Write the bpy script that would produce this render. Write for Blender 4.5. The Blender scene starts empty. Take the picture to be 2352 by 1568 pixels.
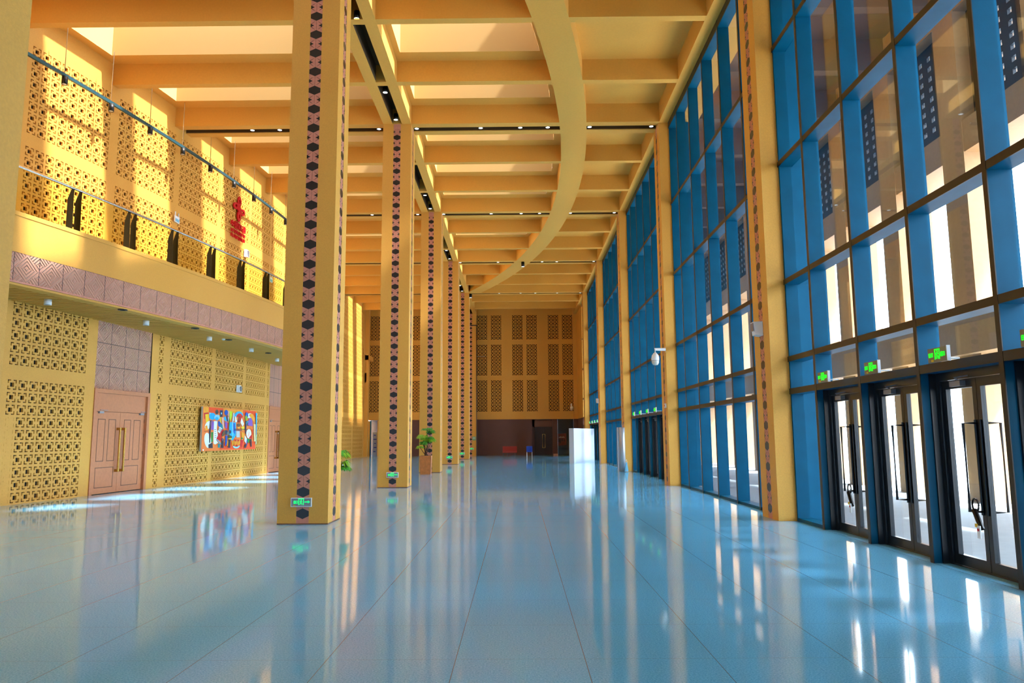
import bpy, math, random
from mathutils import Vector, Matrix
random.seed(7)
S=bpy.context.scene
COL=S.collection
PI=math.pi
# ------------------------------------------------------------------ camera
F=1708.49
cam=bpy.data.cameras.new('camera'); co=bpy.data.objects.new('camera',cam); COL.objects.link(co)
cam.sensor_width=36; cam.lens=F*36/2352; cam.clip_start=.05; cam.clip_end=600
pit=math.radians(7.277); yaw=math.radians(.433); rol=math.radians(-.384)
w=Vector((-math.sin(yaw)*math.cos(pit),math.cos(yaw)*math.cos(pit),math.sin(pit)))
r=Vector((math.cos(yaw),math.sin(yaw),0)); u=r.cross(w)
r2=r*math.cos(rol)+u*math.sin(rol); u2=-r*math.sin(rol)+u*math.cos(rol)
m=Matrix((r2,u2,-w)).transposed().to_4x4(); m.translation=Vector((0,0,1.6))
co.matrix_world=m
S.camera=co
# ------------------------------------------------------------------ light
S.view_settings.view_transform='Standard'; S.view_settings.look='None'; S.view_settings.gamma=1
S.view_settings.use_curve_mapping=False
S.view_settings.exposure=0.98
wd=bpy.data.worlds.new('sky'); S.world=wd; wd.use_nodes=True
bg=wd.node_tree.nodes['Background']; bg.inputs[0].default_value=(.78,.88,1,1); bg.inputs[1].default_value=14.0
sun=bpy.data.lights.new('sun','SUN'); so=bpy.data.objects.new('sun',sun); COL.objects.link(so)
sun.energy=52; sun.angle=math.radians(3); sun.color=(1,.96,.88)
el=math.radians(57)
so.rotation_euler=Vector((math.cos(el),-.10,math.sin(el))).to_track_quat('Z','Y').to_euler()
so.location=(30,20,40)
# ------------------------------------------------------------------ materials
def lin(c):
    return tuple(((v/255)/12.92 if v/255<=.04045 else ((v/255+.055)/1.055)**2.4) for v in c)+(1,)
def mat(name,c,rough=.6,metal=0,spec=.5,noise=0,nscale=60,bump=0,bscale=120,emit=None,es=0,srgb=True):
    m=bpy.data.materials.new(name); m.use_nodes=True; nt=m.node_tree; b=nt.nodes['Principled BSDF']
    col=lin(c) if srgb else tuple(c)+(1,)
    b.inputs['Base Color'].default_value=col; b.inputs['Roughness'].default_value=rough
    b.inputs['Metallic'].default_value=metal; b.inputs['Specular IOR Level'].default_value=spec
    tc=nt.nodes.new('ShaderNodeTexCoord')
    if noise:
        n=nt.nodes.new('ShaderNodeTexNoise'); n.inputs['Scale'].default_value=nscale; n.inputs['Detail'].default_value=4
        nt.links.new(tc.outputs['Object'],n.inputs['Vector'])
        rp=nt.nodes.new('ShaderNodeValToRGB'); rp.color_ramp.elements[0].position=.3; rp.color_ramp.elements[1].position=.7
        rp.color_ramp.elements[0].color=tuple(v*(1-noise) for v in col[:3])+(1,)
        rp.color_ramp.elements[1].color=tuple(min(1,v*(1+noise)) for v in col[:3])+(1,)
        nt.links.new(n.outputs['Fac'],rp.inputs['Fac']); nt.links.new(rp.outputs['Color'],b.inputs['Base Color'])
    if bump:
        n=nt.nodes.new('ShaderNodeTexNoise'); n.inputs['Scale'].default_value=bscale
        nt.links.new(tc.outputs['Object'],n.inputs['Vector'])
        bp=nt.nodes.new('ShaderNodeBump'); bp.inputs['Strength'].default_value=bump; bp.inputs['Distance'].default_value=.01
        nt.links.new(n.outputs['Fac'],bp.inputs['Height']); nt.links.new(bp.outputs['Normal'],b.inputs['Normal'])
    if emit: b.inputs['Emission Color'].default_value=lin(emit); b.inputs['Emission Strength'].default_value=es
    return m
GOLD=mat('gold_paint',(219,160,64),.62,noise=.05,nscale=45,bump=.15,bscale=90)
GOLDW=mat('gold_wall',(222,161,66),.6,noise=.04,nscale=30,bump=.1)
CEIL=mat('ceiling_gold',(222,165,68),.75,noise=.03,nscale=20)
WELL=mat('skylight_cream',(205,168,104),.8)
DARK=mat('void_shade',(14,8,5),.9)  # near-black stands in for shade inside lattice pits and slat gaps
SLOT=mat('slot_brown',(84,58,28),.9)
MAROON=mat('maroon_panel',(96,62,56),.6,noise=.08,nscale=25)
MAROOND=mat('dark_wood',(46,30,30),.45)
PINK=mat('strip_pink',(206,134,112),.5,noise=.1,nscale=14)
BLACK=mat('strip_black',(38,36,36),.32)
WOOD=mat('door_wood',(198,124,80),.5,noise=.06,nscale=12)
WOODG=mat('door_groove',(120,78,54),.6)
BRASS=mat('brass',(196,160,80),.25,1)
STEEL=mat('steel',(200,205,210),.25,1)
BRONZE_REFL=mat('bronze_and_reflection',(44,40,36),.4,.3)  # on mullion and transom faces it paints the hall's dim reflection
TEAL=mat('aluminium_daylit_teal',(0,80,112),.45,0,.12,noise=.10,nscale=3)  # blue daylight on the dark aluminium is put into this teal
TEALD=mat('dark_frame',(18,26,34),.3,0,.5)
BLK=mat('black_metal',(14,14,16),.3,.3)
WHITE=mat('white_plastic',(235,238,240),.4)
PWHITE=mat('white_board',(188,196,208),.25)
GREY=mat('grey_box',(140,140,145),.4,.3)
GREEN=mat('sign_green',(0,240,120),.5,emit=(0,245,110),es=.6)
GREEN2=mat('sign_green_lit',(0,230,30),.5,emit=(0,255,30),es=.8)
SIGNF=mat('sign_face',(130,120,100),.4)
YEL=mat('yellow_sticker',(225,190,40),.5)
RED=mat('emblem_red',(214,18,36),.35)
SOFA=mat('red_fabric',(150,48,38),.8)
BLUEC=mat('blue_fabric',(10,60,160),.7)
PLANT=mat('planter_wood',(196,116,52),.45,noise=.15,nscale=8)
SOIL=mat('soil',(50,36,26),.9)
LEAF=mat('leaf_green',(70,150,30),.5,noise=.3,nscale=20)
LEAF2=mat('leaf_lime',(130,180,30),.5,noise=.25,nscale=20)
TRUNK=mat('trunk_brown',(80,50,40),.8)
LAMP=mat('lamp_lens',(255,255,255),.3,emit=(225,245,255),es=2.0)
STONE=mat('portico_stone',(170,130,88),.7,noise=.05,nscale=10)
STONED=mat('portico_brown',(104,76,54),.7)
PAVE=mat('paving',(112,120,128),.6,noise=.08,nscale=4)
CITY=mat('city_white',(225,230,236),.8)
GRILLE=mat('grille_dark',(34,32,38),.6)
BLUEB=mat('blue_bag',(120,190,220),.5)
CANV=mat('canvas_edge',(200,190,180),.7)
def floor_mat():
    m=bpy.data.materials.new('polished_granite'); m.use_nodes=True; nt=m.node_tree; b=nt.nodes['Principled BSDF']
    N=nt.nodes.new; L=nt.links.new
    tc=N('ShaderNodeTexCoord'); sp=N('ShaderNodeSeparateXYZ'); L(tc.outputs['Object'],sp.inputs[0])
    def M(op,a,bb=None):
        n=N('ShaderNodeMath'); n.operation=op
        for i,v in enumerate((a,bb)):
            if v is None: continue
            if isinstance(v,(int,float)): n.inputs[i].default_value=v
            else: L(v,n.inputs[i])
        return n.outputs[0]
    def line(c,ph,s):
        a=M('ADD',c,ph); a=M('DIVIDE',a,s); a=M('FRACT',a); a=M('SUBTRACT',a,.5); a=M('ABSOLUTE',a); return M('GREATER_THAN',a,.5-.0028/s)
    lx=line(sp.outputs[0],-.66+940*1,.937); ly=line(sp.outputs[1],-6.52+979.9,.98)
    grout=M('MAXIMUM',lx,M('MULTIPLY',ly,.45))
    n=N('ShaderNodeTexNoise'); n.inputs['Scale'].default_value=75; n.inputs['Detail'].default_value=5; n.inputs['Roughness'].default_value=.75
    L(tc.outputs['Object'],n.inputs['Vector'])
    rp=N('ShaderNodeValToRGB'); e=rp.color_ramp.elements; e[0].position=.33; e[0].color=(.08,.38,.68,1); e[1].position=.67; e[1].color=(.28,.72,1.0,1)
    L(n.outputs['Fac'],rp.inputs['Fac'])
    n2=N('ShaderNodeTexNoise'); n2.inputs['Scale'].default_value=.5; L(tc.outputs['Object'],n2.inputs['Vector'])
    mx=N('ShaderNodeMix'); mx.data_type='RGBA'; L(grout,mx.inputs['Factor']); L(rp.outputs['Color'],mx.inputs['A']); mx.inputs['B'].default_value=(.16,.20,.22,1)
    L(mx.outputs['Result'],b.inputs['Base Color'])
    b.inputs['Roughness'].default_value=.06; b.inputs['Specular IOR Level'].default_value=.5
    n3=N('ShaderNodeTexNoise'); n3.inputs['Scale'].default_value=1.3; L(tc.outputs['Object'],n3.inputs['Vector'])
    bp=N('ShaderNodeBump'); bp.inputs['Strength'].default_value=.03; bp.inputs['Distance'].default_value=.02
    L(n3.outputs['Fac'],bp.inputs['Height']); L(bp.outputs['Normal'],b.inputs['Normal'])
    return m
FLOOR=floor_mat()
def glass_mat(name,tint,refl=1.0):
    m=bpy.data.materials.new(name); m.use_nodes=True; nt=m.node_tree; N=nt.nodes.new; L=nt.links.new
    for n in list(nt.nodes): nt.nodes.remove(n)
    o=N('ShaderNodeOutputMaterial'); t=N('ShaderNodeBsdfTransparent'); t.inputs[0].default_value=tint+(1,)
    g=N('ShaderNodeBsdfGlossy'); g.inputs['Roughness'].default_value=.02
    f=N('ShaderNodeLayerWeight'); f.inputs[0].default_value=.5
    p_=N('ShaderNodeMath'); p_.operation='POWER'; p_.inputs[1].default_value=4.5; L(f.outputs['Facing'],p_.inputs[0])
    k=N('ShaderNodeMath'); k.operation='MULTIPLY_ADD'; k.inputs[1].default_value=.85*refl; k.inputs[2].default_value=.05*refl; L(p_.outputs[0],k.inputs[0])
    mx=N('ShaderNodeMixShader'); L(k.outputs[0],mx.inputs[0]); L(t.outputs[0],mx.inputs[1]); L(g.outputs[0],mx.inputs[2]); L(mx.outputs[0],o.inputs[0])
    return m
GLASS=glass_mat('clear_glass',(.86,.92,.95),.9)
TGLASS=glass_mat('tinted_glass',(.19,.225,.26),.6)  # dark tint added to hold back light through unseen rear and side panes
GLASSY=glass_mat('balustrade_glass',(.93,.96,.80),.15)
def relief_mat():
    # carved tile relief: nested lozenges, UV 0..1 per tile
    m=bpy.data.materials.new('carved_pink_tile'); m.use_nodes=True; nt=m.node_tree; b=nt.nodes['Principled BSDF']
    N=nt.nodes.new; L=nt.links.new
    uv=N('ShaderNodeUVMap'); sp=N('ShaderNodeSeparateXYZ'); L(uv.outputs[0],sp.inputs[0])
    def M(op,a,bb=None):
        n=N('ShaderNodeMath'); n.operation=op
        for i,v in enumerate((a,bb)):
            if v is None: continue
            if isinstance(v,(int,float)): n.inputs[i].default_value=v
            else: L(v,n.inputs[i])
        return n.outputs[0]
    fx=M('FRACT',sp.outputs[0]); fy=M('FRACT',sp.outputs[1])
    ax=M('ABSOLUTE',M('SUBTRACT',fx,.5)); ay=M('ABSOLUTE',M('SUBTRACT',fy,.5))
    d=M('ADD',ax,ay)                       # 0 centre .. 1 corners
    # second family of small lozenges on the joints
    bx_=M('ABSOLUTE',M('SUBTRACT',ax,.5)); by_=M('ABSOLUTE',M('SUBTRACT',ay,.24)); d2=M('ADD',bx_,by_)
    inner=M('LESS_THAN',d,.52)
    mn=M('ADD',M('MULTIPLY',d,inner),M('MULTIPLY',M('ADD',d2,.035),M('SUBTRACT',1,inner)))
    wv=M('MULTIPLY',mn,PI*2*7.5)
    h=M('SINE',wv)
    h=M('MULTIPLY_ADD',h,.5); 
    h2=M('ADD',h,0)
    joint=M('GREATER_THAN',M('MAXIMUM',ax,ay),.488)
    hh=M('SUBTRACT',h2,joint)
    bp=N('ShaderNodeBump'); bp.inputs['Strength'].default_value=1; bp.inputs['Distance'].default_value=.06; L(hh,bp.inputs['Height']); L(bp.outputs['Normal'],b.inputs['Normal'])
    st=M('GREATER_THAN',h2,.0)
    mx=N('ShaderNodeMix'); mx.data_type='RGBA'; L(st,mx.inputs['Factor']); mx.inputs['A'].default_value=lin((112,56,44)); mx.inputs['B'].default_value=lin((240,178,150))  # dark and pale tones paint groove shading into the relief
    mj=N('ShaderNodeMix'); mj.data_type='RGBA'; L(joint,mj.inputs['Factor']); L(mx.outputs['Result'],mj.inputs['A']); mj.inputs['B'].default_value=lin((110,70,70))
    L(mj.outputs['Result'],b.inputs['Base Color']); b.inputs['Roughness'].default_value=.45
    return m
RELIEF=relief_mat()
# ------------------------------------------------------------------ mesh helpers
class MB:
    def __init__(s): s.v=[];s.f=[];s.m=[];s.uv=None
    def quad(s,a,b,c,d,mi=0):
        n=len(s.v); s.v+=[a,b,c,d]; s.f.append((n,n+1,n+2,n+3)); s.m.append(mi); return s
    def box(s,x0,x1,y0,y1,z0,z1,mi=0,M=None):
        n=len(s.v); p=[(x0,y0,z0),(x1,y0,z0),(x1,y1,z0),(x0,y1,z0),(x0,y0,z1),(x1,y0,z1),(x1,y1,z1),(x0,y1,z1)]
        if M is not None: p=[tuple(M@Vector(q)) for q in p]
        s.v+=p
        for f in ((0,3,2,1),(4,5,6,7),(0,1,5,4),(1,2,6,5),(2,3,7,6),(3,0,4,7)):
            s.f.append(tuple(n+i for i in f)); s.m.append(mi)
        return s
    def hexa(s,p,mi=0):
        n=len(s.v); s.v+=list(p)
        for f in ((0,3,2,1),(4,5,6,7),(0,1,5,4),(1,2,6,5),(2,3,7,6),(3,0,4,7)):
            s.f.append(tuple(n+i for i in f)); s.m.append(mi)
        return s
    def tube(s,path,r,n=10,mi=0,caps=True):
        path=[Vector(p) for p in path]; k=len(path); base=len(s.v)
        rr=r if isinstance(r,(list,tuple)) else [r]*k
        for i,p in enumerate(path):
            d=(path[min(i+1,k-1)]-path[max(i-1,0)]).normalized()
            a=d.cross(Vector((0,0,1))); 
            if a.length<.1: a=d.cross(Vector((1,0,0)))
            a.normalize(); b=d.cross(a)
            for j in range(n):
                t=2*PI*j/n; s.v.append(tuple(p+(a*math.cos(t)+b*math.sin(t))*rr[i]))
        for i in range(k-1):
            for j in range(n):
                s.f.append((base+i*n+j,base+i*n+(j+1)%n,base+(i+1)*n+(j+1)%n,base+(i+1)*n+j)); s.m.append(mi)
        if caps:
            s.f.append(tuple(base+j for j in range(n))[::-1]); s.m.append(mi)
            s.f.append(tuple(base+(k-1)*n+j for j in range(n))); s.m.append(mi)
        return s
    def lathe(s,prof,o=(0,0,0),n=20,mi=0):
        base=len(s.v)
        for (rad,z) in prof:
            for j in range(n):
                t=2*PI*j/n; s.v.append((o[0]+rad*math.cos(t),o[1]+rad*math.sin(t),o[2]+z))
        for i in range(len(prof)-1):
            for j in range(n):
                s.f.append((base+i*n+j,base+i*n+(j+1)%n,base+(i+1)*n+(j+1)%n,base+(i+1)*n+j)); s.m.append(mi)
        return s
    def poly(s,pts,mi=0):
        n=len(s.v); s.v+=list(pts); s.f.append(tuple(range(n,n+len(pts)))); s.m.append(mi); return s
    def prism(s,pts,off,mi=0):
        # pts ring (3d), extruded by off
        n=len(s.v);k=len(pts); s.v+=[tuple(p) for p in pts]; s.v+=[tuple(Vector(p)+Vector(off)) for p in pts]
        s.f.append(tuple(range(n,n+k))[::-1]); s.m.append(mi); s.f.append(tuple(range(n+k,n+2*k))); s.m.append(mi)
        for i in range(k):
            j=(i+1)%k; s.f.append((n+i,n+j,n+k+j,n+k+i)); s.m.append(mi)
        return s
    def build(s,name,mats,parent=None,smooth=False,loc=None):
        me=bpy.data.meshes.new(name); me.from_pydata([tuple(p) for p in s.v],[],s.f)
        if not isinstance(mats,(list,tuple)): mats=[mats]
        for mm in mats: me.materials.append(mm)
        me.polygons.foreach_set('material_index',s.m)
        if s.uv is not None:
            l=me.uv_layers.new(name='UVMap'); l.data.foreach_set('uv',[c for q in s.uv for c in q])
        if smooth: me.polygons.foreach_set('use_smooth',[True]*len(me.polygons))
        me.update()
        o=bpy.data.objects.new(name,me); COL.objects.link(o)
        if parent: o.parent=parent; 
        if parent and loc is None:
            o.location=-Vector(parent.location) if not parent.parent else (0,0,0)
        if loc is not None: o.location=loc
        return o
# parts are modelled in world coordinates; a thing's Empty stands at its base (children are offset back)
def thing(name,label,cat,loc=(0,0,0),group=None):
    o=bpy.data.objects.new(name,None); COL.objects.link(o); o.location=loc; o.empty_display_size=.2
    o['label']=label; o['category']=cat
    if group: o['group']=group
    return o
def tag(o,label,cat,group=None):
    o['label']=label; o['category']=cat
    if group: o['group']=group
    return o
def struct(o,label=None):
    o['kind']='structure'
    if label: o['label']=label; 
    return o
def sempty(name,label=None,loc=(0,0,0)):
    o=bpy.data.objects.new(name,None); COL.objects.link(o); o.location=loc; return struct(o,label)
def bounds(ob):
    return ob
# ------------------------------------------------------------------ plan constants
XL0,XL1=-4.515,-3.565          # left colonnade
XR0,XR1=4.855,5.18             # right pilasters, hall face and glass-side edge
ZB,ZC,ZT=12.17,12.83,15.6      # beam bottoms, coffer ceiling, top of skylight shafts
CY=[4.15+10*k for k in range(-1,7)]   # front faces of columns: -5.85 .. 64.15
CW=.95
YE=64.55                       # end wall
def wx(Y):
    if Y<=36: return -11.6-(Y-36)**2/300
    t=min(1,(Y-36)/20); t=t*t*(3-2*t); return -11.6-1.3*t
def ux(Y): return -10.75-(Y-36)**2/160
def bx(Y): return -8.86-(Y-36)**2/160
def lx(Y): return ux(Y) if Y<36 else wx(Y)
def arcL(Y): return -54.2+math.sqrt(55.98**2-(Y-30)**2)
def arcR(Y): return -54.2+math.sqrt(56.9**2-(Y-30)**2)
def frange(a,b,s):
    n=max(1,int(round((b-a)/s))); return [a+(b-a)*i/n for i in range(n+1)]
# ------------------------------------------------------------------ floor
fl=MB().box(-20,5.6,-8,YE+3,-.12,0).build('floor',FLOOR); struct(fl,'polished blue grey granite floor')
# ------------------------------------------------------------------ lattice wall sheets
FR=[0,.105,.19,.33,.385,.615,.67,.81,.895]
HOLE=set()
for a in (1,2,3,5,6,7):
    HOLE|={(1,a),(7,a),(a,1),(a,7)}
LH=set(HOLE); CH={(i,j) for i in (3,4,5) for j in (3,4,5)}
def lattice(name,mapf,s_cells,z_cells,s_lo,s_hi,z_lo,z_hi,pitch_z,skip=None,blind=None,cut=None,depth=.05,mats=None,extra_s=(),extra_z=(),fr=FR,parent=None):
    """s_cells: list of (centre,pitch); z_cells: list of centres; mapf(s,z,d)->xyz"""
    sb={round(s_lo,5):None,round(s_hi,5):None}
    for c,p in s_cells:
        for i,t in enumerate(fr): sb[round(c-p/2+p*t,5)]=None
        sb[round(c+p/2,5)]=None
    for e in extra_s: sb[round(e,5)]=None
    SB=sorted(k for k in sb if s_lo-1e-6<=k<=s_hi+1e-6)
    zb={round(z_lo,5):None,round(z_hi,5):None}
    for c in z_cells:
        for t in fr: zb[round(c-pitch_z/2+pitch_z*t,5)]=None
        zb[round(c+pitch_z/2,5)]=None
    for e in extra_z: zb[round(e,5)]=None
    ZB_=sorted(k for k in zb if z_lo-1e-6<=k<=z_hi+1e-6)
    # drop near duplicate breakpoints
    def ded(a):
        o=[a[0]]
        for v in a[1:]:
            if v-o[-1]>.004: o.append(v)
        o[-1]=a[-1]; return o
    SB=ded(SB); ZB_=ded(ZB_)
    def cellidx(v,cells,pz):
        for ci,c in enumerate(cells):
            cc,p=(c if pz is None else (c,pz))
            t=(v-(cc-p/2))/p
            if 0<=t<1:
                k=max(i for i in range(len(fr)) if fr[i]<=t+1e-9); return ci,k
        return None
    si=[cellidx((SB[i]+SB[i+1])/2,s_cells,None) for i in range(len(SB)-1)]
    zi=[cellidx((ZB_[i]+ZB_[i+1])/2,z_cells,pitch_z) for i in range(len(ZB_)-1)]
    b=MB(); V={}
    def vid(i,j,d):
        k=(i,j,d)
        if k not in V: V[k]=len(b.v); b.v.append(mapf(SB[i],ZB_[j],depth*d))
        return V[k]
    ns,nz=len(SB)-1,len(ZB_)-1
    st={}
    for i in range(ns):
        for j in range(nz):
            sc=(SB[i]+SB[i+1])/2; zc=(ZB_[j]+ZB_[j+1])/2
            if cut and cut(sc,zc): st[i,j]=None; continue
            h=0
            if si[i] and zi[j] and not (skip and skip(si[i][0],zi[j][0])):
                k=(zi[j][1],si[i][1])
                if k in LH or k in CH:
                    h=1
                    if blind and blind(si[i][0],zi[j][0]): h=.06 if k in LH else 0
            st[i,j]=h
    for (i,j),h in st.items():
        if h is None: continue
        b.f.append((vid(i,j,h),vid(i+1,j,h),vid(i+1,j+1,h),vid(i,j+1,h))); b.m.append(1 if h==1 else 0)
        for di,dj,e in ((1,0,((1,0),(1,1))),(0,1,((1,1),(0,1)))):
            q=st.get((i+di,j+dj),None)
            if q is None or q==h: continue
            (a0,a1),(b0,b1)=e
            b.f.append((vid(i+a0,j+a1,h),vid(i+b0,j+b1,h),vid(i+b0,j+b1,q),vid(i+a0,j+a1,q))); b.m.append(0)
    return b.build(name,mats or [GOLDW,DARK],parent)
def mapL(f):
    def g(s,z,d): return (f(s)-d,s,z)
    return g
# door openings in the drum wall
D1=(21.50,24.28); D2=(34.66,37.4)
lower_cells=[]
def pan(a,b_,n): 
    p=(b_-a)/(n-1); return [(a+p*i,p) for i in range(n)]
PAN=[pan(10.4,13.2,9),pan(14.2,17.0,9),pan(18.45,20.93,8),[(24.84,.32)],pan(25.55,28.31,9),pan(28.90,31.30,9),pan(31.86,33.93,9),[(34.42,.24)]]
for p in PAN: lower_cells+=p
bl_i=len(PAN[0])+len(PAN[1])
zrow=[.165+.3115*k for k in range(10)]+[.165+.3115*k for k in (11,12,13,14,15)]+[5.12]
ys=[y for y in frange(-8,36,1)]
wl=lattice('wall_left',mapL(wx),lower_cells,zrow,-8,36.0,0,5.4,.3115,
    cut=lambda s,z:(D1[0]<s<D1[1] or D2[0]<s<D2[1]) and z<5.3,
    blind=lambda ci,zi: ci==bl_i and zi<=6,extra_s=ys+[D1[0],D1[1],D2[0]],extra_z=[5.3])
struct(wl,'curved gold lower wall of pierced square lattice under the balcony')
# solid backing of the drum wall
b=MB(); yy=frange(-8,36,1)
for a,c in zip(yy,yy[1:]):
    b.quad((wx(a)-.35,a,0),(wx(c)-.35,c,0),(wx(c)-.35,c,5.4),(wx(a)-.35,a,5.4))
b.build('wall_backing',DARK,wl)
up=[pan(18.478,21.0,9),pan(21.62,24.11,9),pan(24.67,26.93,9),pan(27.44,29.52,9),pan(29.95,31.71,8),pan(32.10,33.3,6),pan(33.8,35.5,7),pan(14.9,17.4,9),pan(11.2,13.9,9)]
uc=[c for p in up for c in p]
zup=[5.98+.3055*k for k in range(11)]+[9.64+.3055*k for k in range(8)]
zup=[z for z in zup if abs(z-9.33)>.1]
wu=lattice('wall_left_upper',mapL(ux),uc,zup,-8,36.0,5.4,ZC+.02,.3055,extra_s=ys)
struct(wu,'curved gold upper wall of pierced square lattice above the balcony')
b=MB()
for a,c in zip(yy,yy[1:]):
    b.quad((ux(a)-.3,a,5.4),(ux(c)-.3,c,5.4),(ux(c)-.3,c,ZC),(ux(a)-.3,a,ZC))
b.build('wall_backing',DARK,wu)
# far part of the left wall, full height
fc=[c for p in (pan(39.2,42.0,9),pan(42.8,45.6,9),pan(46.6,49.6,9),pan(50.6,53.6,9),pan(54.55,57.6,9),pan(58.45,61.7,9)) for c in p]
zf=[.165+.311*k for k in range(39) if k not in (10,20,30)]
wf=lattice('wall_left_far',mapL(wx),fc,zf,36.0,62.4,0,ZC+.02,.311,cut=lambda s,z:s<D2[1] and z<5.3,extra_s=frange(36,62.4,1)+[D2[1]],extra_z=[5.3])
struct(wf,'tall gold lattice wall beyond the balcony, sunlit from the skylights')
b=MB().box(-13.4,-12.6,62.4,62.9,0,ZC).box(-13.6,-12.95,62.4,YE,0,ZC).box(-12.95,-12.55,62.4,YE-.4,8.1,8.5).box(-12.95,-12.75,62.4,YE-.9,6.2,7.0)
b.box(ux(36)-.9,ux(36)+.02,35.9,36.12,5.1,ZC)
struct(b.build('wall_left_return',GOLDW),'plain gold wall return with ledges at the far left corner')
# ------------------------------------------------------------------ doors in the lower wall
def relief_strip(b,pts,z0,z1,u0,du,nz):
    pass
def relief_panel(name,f,y0,y1,z0,z1,nt,nz,parent=None,off=0,step=.25):
    b=MB(); b.uv=[]
    n=max(1,int((y1-y0)/step)); 
    for i in range(n):
        a=y0+(y1-y0)*i/n; c=y0+(y1-y0)*(i+1)/n
        b.quad((f(a)+off,a,z0),(f(c)+off,c,z0),(f(c)+off,c,z1),(f(a)+off,a,z1))
        ua=nt*i/n; uc_=nt*(i+1)/n
        b.uv+=[(ua,0),(uc_,0),(uc_,nz),(ua,nz)]
    return b.build(name,RELIEF,parent)
def wood_door(n,y0,y1,lab,flip=1):
    d=sempty('door_%d'%n,lab)
    # local frame along the wall chord
    p0=Vector((wx(y0),y0,0)); p1=Vector((wx(y1),y1,0)); t=(p1-p0); W=t.length; t.normalize(); nrm=Vector((t.y,-t.x,0))  # towards hall
    Mx=Matrix((t,nrm,Vector((0,0,1)))).transposed().to_4x4(); Mx.translation=p0
    def bxx(b,s0,s1,d0,d1,z0,z1,mi=0): return b.box(s0,s1,d0,d1,z0,z1,mi,Mx)
    H=3.08; fw=.13
    b=MB(); bxx(b,0,fw,-.25,.03,0,H); bxx(b,W-fw,W,-.25,.03,0,H); bxx(b,fw,W-fw,-.25,.03,H-.12,H); b.build('door_frame',WOOD,d)
    b=MB(); bxx(b,fw,W-fw,-.22,-.04,2.42,H-.12); b.build('transom_panel',WOOD,d)
    mid=W/2; lw=mid-fw
    for k,(s0,s1) in enumerate(((fw+.005,mid-.004),(mid+.004,W-fw-.005))):
        L=MB(); bxx(L,s0,s1,-.14,-.06,.015,2.41)
        w_=s1-s0
        def groove(a0,a1,z0,z1):
            for (q0,q1,r0,r1) in ((a0,a1,z0,z0+.022),(a0,a1,z1-.022,z1),(a0,a0+.022,z0,z1),(a1-.022,a1,z0,z1)):
                bxx(L,q0,q1,-.0605,-.056,r0,r1,1)
        groove(s0+.16*w_,s0+.44*w_,.95,2.2); groove(s0+.56*w_,s0+.84*w_,.95,2.2); groove(s0+.16*w_,s0+.84*w_,.18,.78)
        lf=L.build('door_leaf',[WOOD,WOODG],d)
        hx=(s1-.12) if k==0 else (s0+.12)
        h=MB(); bxx(h,hx-.03,hx+.03,.02,.055,.62,1.95,0)
        bxx(h,hx-.034,hx+.034,-.06,.056,1.87,1.95,0); bxx(h,hx-.034,hx+.034,-.06,.056,.62,.70,0)
        h.build('door_handle',BRASS,lf)
        c=MB(); cx=s0+.18 if k==0 else s1-.30
        bxx(c,cx,cx+.2,-.06,.0,2.36,2.42); bxx(c,cx+.05,cx+.40,-.03,-.01,2.45,2.465); c.build('door_closer',GREY,lf)
        if k==1: s=MB(); bxx(s,s0+.22,s0+.32,-.06,-.055,1.80,1.94); s.build('door_notice',WHITE,lf)
        hg=MB(); ex=s0 if k==0 else s1
        for zz in (.35,1.1,1.65,2.1): bxx(hg,ex-.02,ex+.02,-.062,-.05,zz,zz+.12)
        hg.build('hinge',STEEL,lf)
    relief_panel('carved_panel',wx,y0,y1,H,5.32,4,3.3,d,off=-.03)
    b=MB(); bxx(b,0,W,-.5,-.25,0,5.3); b.build('door_reveal',DARK,d)
wood_door(1,D1[0],D1[1],'brown wooden double door in the lattice wall left of the painting, with carved panel above')
wood_door(2,D2[0],D2[1],'brown wooden double door in the lattice wall right of the painting, half hidden by the first column')
# ------------------------------------------------------------------ balcony
b=MB(); Y0,Y1=-7.95,35.85
yy=frange(Y0,Y1,.5)
def band(b,fo,zo0,zo1,mi=0,fi=None):
    for a,c in zip(yy,yy[1:]): b.quad((fo(a),a,zo0),(fo(c),c,zo0),(fo(c),c,zo1),(fo(a),a,zo1),mi)
for a,c in zip(yy,yy[1:]):
    b.hexa([(bx(a)-.16,a,5.80),(bx(a),a,5.80),(bx(c),c,5.80),(bx(c)-.16,c,5.80),(bx(a)-.16,a,6.64),(bx(a),a,6.64),(bx(c),c,6.64),(bx(c)-.16,c,6.64)])
    b.hexa([(bx(a)-.30,a,6.64),(bx(a)+.015,a,6.64),(bx(c)+.015,c,6.64),(bx(c)-.30,c,6.64),(bx(a)-.30,a,6.76),(bx(a)+.015,a,6.74),(bx(c)+.015,c,6.74),(bx(c)-.30,c,6.76)])
    b.hexa([(ux(a)+.01,a,5.42),(bx(a)-.02,a,5.42),(bx(c)-.02,c,5.42),(ux(c)+.01,c,5.42),(ux(a)+.01,a,5.80),(bx(a)-.02,a,5.80),(bx(c)-.02,c,5.80),(ux(c)+.01,c,5.80)])
    b.hexa([(bx(a)-.35,a,5.06),(bx(a)-.03,a,5.06),(bx(c)-.03,c,5.06),(bx(c)-.35,c,5.06),(bx(a)-.35,a,5.42),(bx(a)-.03,a,5.42),(bx(c)-.03,c,5.42),(bx(c)-.35,c,5.42)])
b.box(ux(36)+.05,bx(36),35.85,35.89,5.1,6.76)
bal=b.build('balcony',GOLD); tag(bal,'curved gold balcony running along the left wall above the lattice','balcony')
fasc=relief_panel('carved_fascia',bx,Y0,Y1,5.13,5.80,round((Y1-Y0)/.655),1,bal,off=.012,step=.2)
b=MB()
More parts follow.
